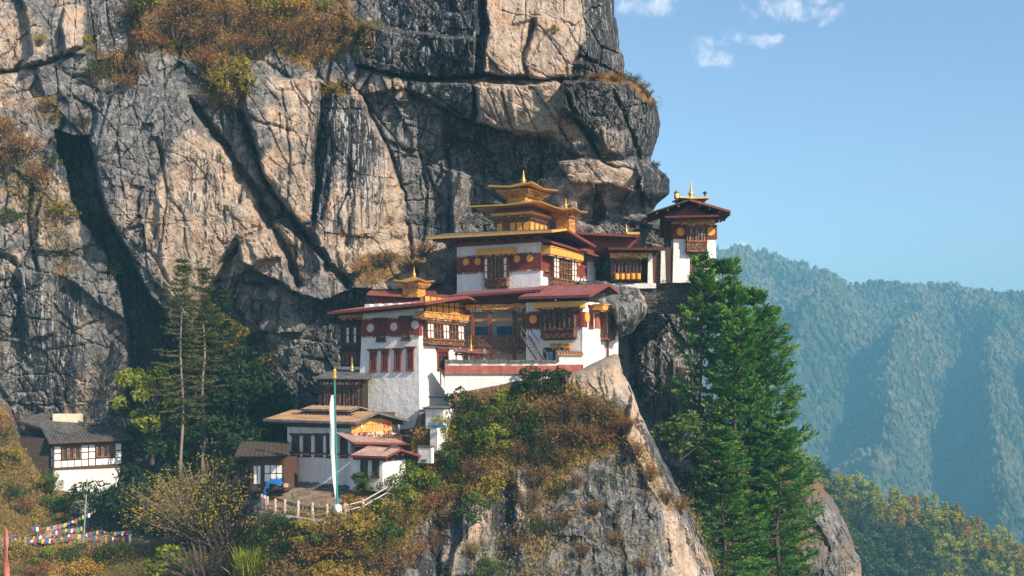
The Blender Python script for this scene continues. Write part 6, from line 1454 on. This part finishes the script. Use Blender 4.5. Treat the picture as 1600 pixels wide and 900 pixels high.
SLOPE = [(836, 622, 74, 52, 'round', 'leaf_dark'), (872, 618, 56, 44, 'round', 'leaf_dark'), (808, 628, 52, 40, 'round', 'leaf_dark'), (722, 652, 54, 50, 'round', 'leaf_dark'), (750, 640, 44, 34, 'twig', 'leaf_brown'), (786, 654, 54, 48, 'round', 'leaf_bright'), (768, 676, 50, 44, 'round', 'leaf_green'), (812, 668, 60, 46, 'round', 'leaf_green'),
 (702, 706, 50, 60, 'tall', 'leaf_bright'), (694, 722, 44, 36, 'round', 'leaf_green'), (786, 640, 40, 34, 'round', 'leaf_bright'), (728, 690, 46, 50, 'round', 'leaf_green'), (752, 716, 60, 48, 'round', 'leaf_green'), (770, 702, 56, 40, 'round', 'leaf_bright'), (742, 752, 50, 46, 'twig', 'leaf_brown'), (716, 742, 56, 40, 'round', 'leaf_green'), (690, 748, 60, 46, 'round', 'leaf_dark'), (664, 772, 60, 46, 'round', 'leaf_bright'), (640, 760, 50, 46, 'round', 'leaf_green'), (652, 742, 40, 40, 'twig', 'leaf_gold'),
 (630, 790, 56, 40, 'round', 'leaf_bright'), (606, 812, 50, 36, 'round', 'leaf_olive'), (600, 846, 60, 40, 'round', 'leaf_green'), (626, 830, 60, 44, 'twig', 'leaf_rust'), (660, 806, 60, 44, 'twig', 'leaf_rust'), (690, 790, 50, 36, 'twig', 'leaf_brown'), (762, 790, 56, 48, 'round', 'leaf_olive'), (740, 812, 56, 46, 'round', 'leaf_green'), (720, 770, 50, 36, 'round', 'leaf_olive'), (700, 822, 50, 34, 'twig', 'leaf_brown'),
 (844, 668, 70, 50, 'twig', 'leaf_brown'), (880, 660, 70, 50, 'twig', 'leaf_brown'), (914, 664, 66, 50, 'twig', 'leaf_brown'), (946, 664, 56, 40, 'twig', 'leaf_rust'), (862, 700, 70, 46, 'twig', 'leaf_brown'), (900, 694, 70, 40, 'twig', 'leaf_brown'), (934, 700, 60, 36, 'twig', 'leaf_rust'), (964, 690, 44, 40, 'twig', 'leaf_rust'), (824, 700, 60, 44, 'round', 'leaf_dark'), (840, 730, 60, 44, 'twig', 'leaf_dark'), (806, 720, 44, 40, 'twig', 'leaf_brown'), (876, 728, 56, 36, 'twig', 'leaf_brown'),
 (836, 760, 50, 40, 'twig', 'leaf_brown'), (824, 796, 44, 36, 'twig', 'leaf_brown'), (842, 836, 40, 36, 'twig', 'leaf_dark'), (900, 760, 30, 22, 'twig', 'leaf_brown'), (930, 800, 34, 24, 'twig', 'leaf_brown'), (880, 820, 34, 26, 'twig', 'leaf_brown'), (960, 850, 32, 24, 'twig', 'leaf_brown'), (910, 870, 34, 24, 'twig', 'leaf_brown'), (870, 780, 30, 26, 'twig', 'leaf_dark'), (798, 760, 30, 26, 'twig', 'leaf_brown'), (1000, 890, 26, 20, 'twig', 'leaf_rust'), (806, 860, 34, 30, 'twig', 'leaf_brown'), (736, 870, 30, 26, 'twig', 'leaf_olive'), (764, 898, 44, 32, 'round', 'leaf_green'), (980, 672, 36, 30, 'twig', 'leaf_rust'), (996, 712, 34, 26, 'twig', 'leaf_rust'), (1016, 748, 30, 24, 'twig', 'leaf_rust'), (1040, 784, 28, 24, 'twig', 'leaf_brown'), (1062, 800, 26, 30, 'twig', 'leaf_rust'),
 (560, 838, 60, 36, 'round', 'leaf_olive'), (520, 850, 70, 40, 'twig', 'leaf_rust'), (486, 842, 60, 34, 'round', 'leaf_olive'), (452, 838, 50, 34, 'round', 'leaf_dark'), (430, 822, 40, 26, 'twig', 'leaf_dark'), (540, 876, 80, 46, 'twig', 'leaf_rust'), (490, 882, 80, 50, 'twig', 'leaf_rust'), (580, 888, 70, 46, 'twig', 'leaf_brown'), (450, 880, 60, 46, 'round', 'leaf_dark'), (456, 915, 70, 40, 'twig', 'leaf_brown'), (530, 915, 80, 40, 'twig', 'leaf_gold'), (620, 900, 60, 50, 'twig', 'leaf_brown'), (650, 880, 50, 44, 'twig', 'leaf_rust'), (682, 860, 40, 40, 'twig', 'leaf_brown'),
 (568, 812, 40, 24, 'round', 'leaf_olive'), (590, 800, 40, 26, 'round', 'leaf_green'), (584, 770, 34, 20, 'round', 'leaf_green'), (614, 772, 44, 34, 'round', 'leaf_green'), (560, 790, 26, 14, 'round', 'leaf_gold'), (544, 788, 20, 18, 'round', 'leaf_gold'), (20, 720, 40, 26, 'round', 'leaf_olive'), (60, 770, 44, 28, 'round', 'leaf_olive'), (40, 800, 40, 26, 'twig', 'leaf_rust'), (14, 780, 44, 30, 'round', 'leaf_green'), (84, 800, 44, 30, 'round', 'leaf_green'), (100, 822, 34, 22, 'round', 'leaf_olive'), (30, 870, 46, 30, 'round', 'leaf_olive'), (80, 880, 50, 30, 'round', 'leaf_bright'), (120, 872, 44, 26, 'round', 'leaf_green'), (165, 878, 44, 28, 'round', 'leaf_green'), (60, 905, 60, 30, 'twig', 'leaf_rust'), (140, 905, 60, 34, 'twig', 'leaf_gold'), (190, 868, 30, 22, 'round', 'leaf_bright'),
 (500, 862, 44, 30, 'round', 'leaf_green'), (560, 868, 44, 30, 'round', 'leaf_bright'), (596, 872, 44, 30, 'round', 'leaf_green'), (470, 860, 40, 26, 'round', 'leaf_bright'), (640, 798, 44, 34, 'round', 'leaf_bright'), (676, 772, 40, 30, 'round', 'leaf_green'), (420, 850, 44, 30, 'round', 'leaf_green'), (510, 900, 50, 30, 'round', 'leaf_olive')]
def slope_label(px, py):
    if py < 680 and px > 690 and px < 830: return 'on the slope under the courtyard wall'
    if px > 830 and py < 735: return 'on the crag below the prayer hall'
    if px > 790: return 'on the rock face of the crag'
    if px < 220: return 'on the grassy mound and bank at lower left'
    if px > 600 and py < 830: return 'right of the annex and terrace fence'
    if py < 820: return 'inside or beside the terrace fence'
    return 'on the bank below the terrace fence'
for px, py, w_, h_, kind, mt in SLOPE:
    p = on(hill_at, px, py); k = px_m(p); kd = 'twiggy shrub' if kind == 'twig' else 'leafy shrub'
    plant('shrub', kind, p, w_ * k * 1.0, h_ * k * 1.1, mt, LAB[mt] + ' ' + kd + ' ' + slope_label(px, py), 'shrub', 'shrubs ' + slope_label(px, py) + ', ' + LAB[mt])
# single plants that stand out
def solo(name, kind, px, py, w_, h_, mt, label, cat, Y=None, at=None):
    p = P(px, py, Y) if Y else on(at or hill_at, px, py); k = px_m(p); return plant(name, kind, p, w_ * k, h_ * k, mt, label, cat)
TPL['autumn'] = [twiggy('autumn_bush', 81, 240, 34, .021, 'leaf_gold', .8)]
TPL['bare'] = [twiggy('bare_bush', 83, 200, 12, .022, 'leaf_brown', .8)]
TPL['big'] = [leafy('big_bush', 91, 30, 150, .055, .7, gap=.4)]
solo('autumn_bush', 'autumn', 330, 850, 220, 150, 'leaf_olive', 'great golden brown twiggy bush between the path and the terrace', 'bush', 101)
solo('bare_bush', 'bare', 360, 870, 170, 110, 'leaf_brown', 'half bare brown bush under the left end of the terrace fence', 'bush', 99.5)
solo('broadleaf_bush', 'big', 200, 850, 150, 140, 'leaf_dark', 'big dark green bush right of the timber framed cliff house', 'bush', 109)
solo('broadleaf_bush', 'big', 262, 800, 100, 90, 'leaf_dark', 'dark bush in shade behind the golden brown bush', 'bush', 112)
solo('broadleaf_bush', 'big', 80, 770, 34, 44, 'leaf_green', 'green bush at the left corner of the cliff house base', 'bush', 110.5)
solo('broadleaf_bush', 'round', 108, 800, 40, 30, 'leaf_green', 'small green bush below the cliff house base wall', 'bush', 109)
solo('bamboo_clump', 'bamboo', 395, 912, 66, 76, 'leaf_bright', 'bright green feathery clump below the terrace at the bottom edge', 'bamboo', 92)
solo('broadleaf_bush', 'round', 268, 905, 110, 70, 'leaf_bright', 'yellow green bush at the bottom edge left of the bamboo', 'bush', 96)
solo('bare_bush', 'bare', 320, 915, 140, 80, 'leaf_brown', 'tangle of bare grey brown twigs at the bottom edge', 'bush', 95)
solo('broadleaf_bush', 'autumn', 215, 920, 90, 50, 'leaf_olive', 'olive twiggy bush under the path at the bottom edge', 'bush', 95)
solo('hill_bush', 'twig', 2, 700, 44, 70, 'leaf_rust', 'rusty bush on the grass mound at the left edge', 'bush', 110)
solo('fern', 'round', 1060, 712, 110, 76, 'leaf_green', 'pale green leafy thicket between the crag and the pines', 'bush', 112)
solo('fern', 'round', 1100, 776, 90, 60, 'leaf_dark', 'dark leafy thicket at the foot of the pines', 'bush', 112)
# ground cover that nobody could count
def cover(name, at, poly_boxes, n, mask, r=.35, per=12, leaf=.22, seed=5):
    rng = np.random.default_rng(seed); x0, x1, y0, y1 = poly_boxes; px = rng.uniform(x0, x1, n * 6); py = rng.uniform(y0, y1, n * 6); m = mask(px, py); keep = rng.uniform(0, 1, len(px)) < m
    px, py = px[keep][:n], py[keep][:n]; C = at(px, py); k = len(C)
    tn = np.clip(.5 + .9 * fbm(px / 45, py / 45, 501, 4) + rng.uniform(-.25, .25, k), 0, 1)
    D = rng.normal(size=(k, per, 3)) * (r, r, r * .8) + (0, -.12, .1); A_ = (C[:, None] + D).reshape(-1, 3); ax = np.repeat(np.array([[0, -.25, .8]]), len(A_), 0)
    V = leaf_quads(A_, leaf * rng.uniform(.5, 1.4, len(A_)), rng, ax, .35, .9); T = np.clip(np.repeat(tn, per) + rng.uniform(-.2, .2, len(A_)), 0, 1)
    o = link_mesh(name, np_mesh(name, V, np.arange(len(V)).reshape(-1, 4), M['cover'], {'tint': np.repeat(T, 4)})); return tag(o, kind='stuff')
def mask_of(regs):
    def f(px, py):
        qx = px + 10 * fbm(px / 30, py / 30, 521, 3); qy = py + 10 * fbm(px / 30, py / 30, 531, 3); m = np.zeros(px.shape)
        for poly, v, soft in regs: m = np.maximum(m, v * sstep(soft, -soft, poly_sd(qx, qy, poly)))
        return np.clip(m * (.5 + .9 * (fbm(px / 22, py / 22, 541, 3) + .35)), 0, 1)
    return f
cover('dry_ground_cover', hill_at, (-120, 1125, 600, 920), 11000, lambda x, y: mask_of(HM)(x, y) * (y > crag_top(x) + 4), .34, 12, .24, 5)
cover('ledge_ground_cover', cliff_at, (-120, 1030, -30, 450), 4200, mask_of(MOSS), .36, 12, .26, 6)
cover('spur_ground_cover', nose_at, (1060, 1345, 720, 920), 1500, lambda x, y: sstep(1300, 1240, x + 20 * fbm(x / 20, y / 20, 551, 3)) * .9 + .25, .34, 10, .26, 7)

# ------------------------------------------------------------------ conifers
def conifer(seed, whorls=21, arms=5, R=.20, z0=.14, tufts=13, leaf=.018, mat='needle', droop=.0, trunk_r=.011, sparse=.05, quads=9):
    """crown mesh (leaves + limbs) and trunk mesh of a tree one metre high, to be scaled"""
    rng = np.random.default_rng(seed); P0, P1, C, AX, T, S = [], [], [], [], [], []
    for k in range(whorls):
        zf = z0 + (1 - z0) * (max(0., k + rng.uniform(-.3, .3)) / whorls) ** .95
        if zf > .985: continue
        rel = (zf - z0) / (1 - z0); prof = R * (min(1, .45 + rel * 2.2)) * (1 - rel) ** .72 + .012
        for j in range(arms):
            if rng.uniform() < sparse: continue
            a = 2 * pi * (j + rng.uniform(-.35, .35)) / arms + k * 1.1; r = prof * rng.uniform(.62, 1.18); el = -.16 - droop + .75 * rel + rng.uniform(-.1, .1)
            d = np.array((cos(a), sin(a), 0)); b = np.array((0, 0, zf)); m_ = b + d * r * .55 + (0, 0, el * r * .5 - .08 * r); e = b + d * r + (0, 0, el * r + (.16 - droop) * r)
            P0 += [b, m_]; P1 += [m_, e]; tn = rng.uniform(0, .5)
            for t in np.linspace(.30, 1., tufts):
                c = (b + (m_ - b) * t * 2) if t < .5 else (m_ + (e - m_) * (t * 2 - 1)); w_ = .16 * r * (1 - .55 * t); q = c + np.array((-d[1], d[0], 0)) * rng.normal() * w_ * 1.5
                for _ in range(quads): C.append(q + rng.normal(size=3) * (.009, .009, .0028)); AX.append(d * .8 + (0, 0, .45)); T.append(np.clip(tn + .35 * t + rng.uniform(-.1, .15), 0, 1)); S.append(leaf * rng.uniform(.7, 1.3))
    C, AX = np.array(C), np.array(AX); sv, sq = stem_quads(np.array(P0), np.array(P1), .0028, .0016)
    crown = pack('crown', [(leaf_quads(C, np.array(S), rng, AX, .34, .55), None, np.repeat(np.array(T), 4), 0), (sv, sq, .2, 1)], [M[mat], M['bark']])
    n = 14; pts = [np.array((.006 * sin(i * .8 + seed), .006 * cos(i * 1.1), i / n * .985)) for i in range(n + 1)]; b = MB(); b.tube([pts[0] - (0, 0, .05)] + pts, trunk_r, 8, r1=trunk_r * .15); me = bpy.data.meshes.new('trunk'); me.from_pydata(b.v, [], b.f); me.materials.append(M['bark'])
    return crown, me
def tree(name, tpl, loc, h, label, cat, group=None, wide=1., rz=0., mats=None, lean=(0, 0)):
    r = empty(name, loc, label, cat, group); r.rotation_euler = (lean[0], lean[1], rz)
    for nm, me in zip(('crown', 'trunk'), tpl):
        o = link_mesh(nm, me, r); o.scale = (h * wide, h * wide, h)
        if mats and mats.get(nm): o.material_slots[0].link = 'OBJECT'; o.material_slots[0].material = M[mats[nm]]
    return r
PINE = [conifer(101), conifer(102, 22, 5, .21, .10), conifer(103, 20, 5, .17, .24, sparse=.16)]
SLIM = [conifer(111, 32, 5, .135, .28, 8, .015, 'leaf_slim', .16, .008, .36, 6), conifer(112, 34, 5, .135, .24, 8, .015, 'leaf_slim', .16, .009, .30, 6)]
M['needle_sun'] = M['needle']
def pine(i, px, py, top, Y, label, wide=1., rz=0., mats=None, nm='pine_tree', tpl=None, lean=(0, 0)):
    p = P(px, py, Y); h = (py - top) / F * Y; return tree(nm, (tpl or PINE)[i], p, h, label, 'pine tree', None, wide, rz, mats, lean)
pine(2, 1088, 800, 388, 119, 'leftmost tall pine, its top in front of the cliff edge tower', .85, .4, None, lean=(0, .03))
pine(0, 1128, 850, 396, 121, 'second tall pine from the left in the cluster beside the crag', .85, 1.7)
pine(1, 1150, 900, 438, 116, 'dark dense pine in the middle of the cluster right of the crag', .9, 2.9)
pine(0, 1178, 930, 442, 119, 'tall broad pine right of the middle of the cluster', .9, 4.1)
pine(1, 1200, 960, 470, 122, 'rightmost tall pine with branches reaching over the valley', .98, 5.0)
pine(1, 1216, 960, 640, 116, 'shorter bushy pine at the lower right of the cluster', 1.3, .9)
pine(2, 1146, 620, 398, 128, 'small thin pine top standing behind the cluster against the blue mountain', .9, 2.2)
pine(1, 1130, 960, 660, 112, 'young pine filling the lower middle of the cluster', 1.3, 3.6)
tree('slim_conifer', SLIM[0], P(284, 752, 112), 350 / F * 112, 'taller and barer of the two slim conifers in front of the cliff', 'conifer', None, 1., .3, {'trunk': 'palebark'})
tree('slim_conifer', SLIM[1], P(318, 738, 113.5), 322 / F * 113.5, 'shorter of the two slim conifers in front of the cliff', 'conifer', None, 1.1, 2.0, {'trunk': 'palebark'})
tree('slim_conifer', SLIM[1], P(350, 760, 116), 310 / F * 116, 'dim green conifer right of the two slim conifers', 'conifer', None, .9, 4.0, {'trunk': 'bark', 'crown': 'leaf_dark'})
def broad(seed, clumps=26, per=120, leaf=.055, mat='leaf_dark', zlo=.38):
    rng = np.random.default_rng(seed); C, T, P0, P1 = [], [], [], []
    for k in range(clumps):
        a = rng.uniform(0, 2 * pi); z = rng.uniform(zlo, .93); r = rng.uniform(.05, .34) * sqrt(max(.05, 1 - ((z - .62) / .42) ** 2)); c = np.array((r * cos(a), r * sin(a), z)); rr = rng.uniform(.07, .14)
        C.append(c + rdirs(per, rng) * (rng.uniform(.35, 1, (per, 1)) ** .5) * rr * (1, 1, .72)); T.append(np.clip(rng.uniform(0, .6) + rng.uniform(-.25, .35, per), 0, 1)); P0.append((0, 0, .25 + .4 * (z - .25))); P1.append(c)
    C = np.vstack(C); sv, sq = stem_quads(np.array(P0), np.array(P1), .012, .004)
    crown = pack('crown', [(leaf_quads(C, leaf * rng.uniform(.6, 1.3, len(C)), rng), None, np.repeat(np.concatenate(T), 4), 0), (sv, sq, .2, 1)], [M[mat], M['bark']])
    b = MB(); b.tube([(0, 0, -.05), (.01, .005, .2), (-.01, .01, .45), (.01, 0, .75)], .022, 8, r1=.006); me = bpy.data.meshes.new('trunk'); me.from_pydata(b.v, [], b.f); me.materials.append(M['bark']); return crown, me
BROAD = [broad(121), broad(122, 30, 100), broad(123, 22, 120, .06)]
for px, py, top, w_, Y, mt, lb in [(238, 720, 568, 1.0, 114, 'leaf_bright', 'broadleaf tree with a bright yellow green top behind the slim conifers'), (262, 770, 620, 1.1, 114.5, 'leaf_dark', 'dark broadleaf tree under the bright topped tree'), (212, 760, 600, .9, 117, 'leaf_dark', 'dark tree at the foot of the gully, left of the bright topped tree'),
      (372, 770, 540, 1.0, 117, 'leaf_dark', 'dark broadleaf tree against the shaded wall, right of the conifers'), (335, 780, 640, 1.2, 115, 'leaf_dark', 'low dark tree behind the autumn bush and conifer trunks'), (412, 760, 610, 1.0, 119, 'leaf_dark', 'shadowy tree behind the roof of the dark shed'), (300, 640, 545, .9, 118, 'leaf_slim', 'small leafy tree against the sunlit wall between the slim conifers'), (354, 600, 490, .8, 118, 'leaf_olive', 'slender leafy tree just right of the slim conifers')]:
    tree('broadleaf_tree', BROAD[hash(px) % 3], P(px, py, Y), (py - top) / F * Y, lb, 'tree', None, w_, px * .1, {'crown': mt})
tree('small_tree', BROAD[2], P(566, 784, 95), 50 / F * 95, 'small round topped tree in the terrace beside the annex', 'tree', None, 1.1, 1., {'crown': 'leaf_green', 'trunk': 'bark'})

# trees of the nearer ridge: each one an object
MIDC = [conifer(131, 16, 5, .2, .08, 5, .075, 'needle_far', 0, .012, 0, 3), conifer(132, 16, 5, .17, .08, 5, .075, 'needle_far', 0, .012, 0, 3)]
MIDB = [broad(141, 15, 46, .10, 'leaf_green', .2), broad(142, 14, 50, .10, 'leaf_green', .2)]
rng = random.Random(5); cnt = 0; spots = []
while cnt < 235:
    px = rng.uniform(1236, 1640); Y = MIDY - abs(rng.gauss(0, 1)) * 45 + 6; x = (px - 800) / F * Y
    if Y < 370 or Y > 476: continue
    z = float(mid_height(np.array([x]), np.array([Y]))[0]); py = HOR - z / Y * F
    if py > 935 or any(abs(px - a) < 7 and abs(Y - b_) < 6 for a, b_ in spots): continue
    spots.append((px, Y)); cnt += 1
    crest = (MIDY - Y) < 14; u = rng.random(); con = u < .55
    if crest and px > 1380: mt = rng.choice(['ridge_sun', 'ridge_sun', 'ridge_sun', 'leaf_gold', 'leaf_olive'])
    elif crest: mt = rng.choice(['ridge_sun', 'ridge_green', 'leaf_bright', 'ridge_green'])
    elif px > 1440 and u > .2: mt = rng.choice(['ridge_sun', 'ridge_sun', 'leaf_bright', 'ridge_green'])
    else: mt = rng.choice(['needle_far', 'ridge_green', 'ridge_green', 'needle_far', 'leaf_olive' if u > .8 else 'leaf_green'])
    lb = None
    word = {'ridge_sun': 'bright lemon green', 'ridge_green': 'fresh green', 'leaf_bright': 'sunlit yellow green', 'leaf_gold': 'golden autumn', 'leaf_olive': 'olive yellow', 'leaf_green': 'mid green', 'needle_far': 'dull green', 'leaf_dark': 'dark green'}[mt]; kn = 'conifer' if con else 'round crowned tree'
    lb = f'{word} {kn} on the wooded ridge at lower right'
    tree('ridge_conifer' if con else 'ridge_tree', (MIDC if con else MIDB)[rng.randrange(2)], (x, Y, z - .4), rng.uniform(9.5, 15) * (1 if con else .85), lb, 'tree', f'{word} {kn}s on the wooded ridge', rng.uniform(.9, 1.35), rng.uniform(0, 6), {'crown': mt})
# the forest of the far mountain reads as one mass, and so does the wood low on the near ridge
def wood(name, height, n, Yr, pxr, pyr, hr, gap, seed, big):
    rg = np.random.default_rng(seed); Y = rg.uniform(*Yr, n * 2); px = rg.uniform(*pxr, n * 2); x = (px - 800) / F * Y; z = height(x, Y); py = HOR - z / Y * F
    k = (py > pyr[0]) & (py < pyr[1]) & gap(px, Y); x, Y, z = x[k][:n], Y[k][:n], z[k][:n]; m = len(x)
    bm = bmesh.new(); bmesh.ops.create_icosphere(bm, subdivisions=2, radius=1); v0 = np.array([v.co[:] for v in bm.verts]); f0 = np.array([[v.index for v in f.verts] for f in bm.faces]); bm.free()
    nv = len(v0); h = rg.uniform(*hr, m) * (1 + .7 * fbm(x / (60 * big), Y / (60 * big), 607, 3)); con = rg.uniform(0, 1, m) < .5; w_ = np.where(con, h * .22, h * .36)
    V = np.repeat(v0[None], m, 0) * (1 + rg.uniform(-.32, .32, (m, nv, 1))); tz = (V[..., 2] + 1) * .5
    V[..., :2] *= np.where(con[:, None, None], (1.15 - np.clip(tz, 0, 1))[..., None] * 1.05, 1.); V[..., :2] *= w_[:, None, None]
    V[..., 2] = tz * h[:, None] + h[:, None] * .08; V += np.stack([x, Y, z - .6], 1)[:, None]
    Q = (f0[None] + (np.arange(m) * nv)[:, None, None]).reshape(-1, 3); T = np.repeat(np.clip(rg.uniform(-.1, .6, m) + .4 + 1.1 * fbm(x / (110 * big), Y / (110 * big), 605, 4), 0, 1), nv)
    return tag(link_mesh(name, np_mesh(name, V.reshape(-1, 3), Q, M['farleaf'], {'tint': T})), kind='stuff')
M['farleaf'] = leaf_mat('far_tree_crown', (.018, .036, .014), (.085, .10, .045), (.13, .12, .06), .0, 0.)
wood('far_forest', far_height, 21000, (1080, 2450), (880, 1640), (355, 905), (6., 17.), lambda px, Y: px > 0, 9, 1.)
wood('ridge_woodland', mid_height, 900, (345, 478), (1020, 1245), (560, 1100), (7., 13.), lambda px, Y: px < 1240, 19, .4)
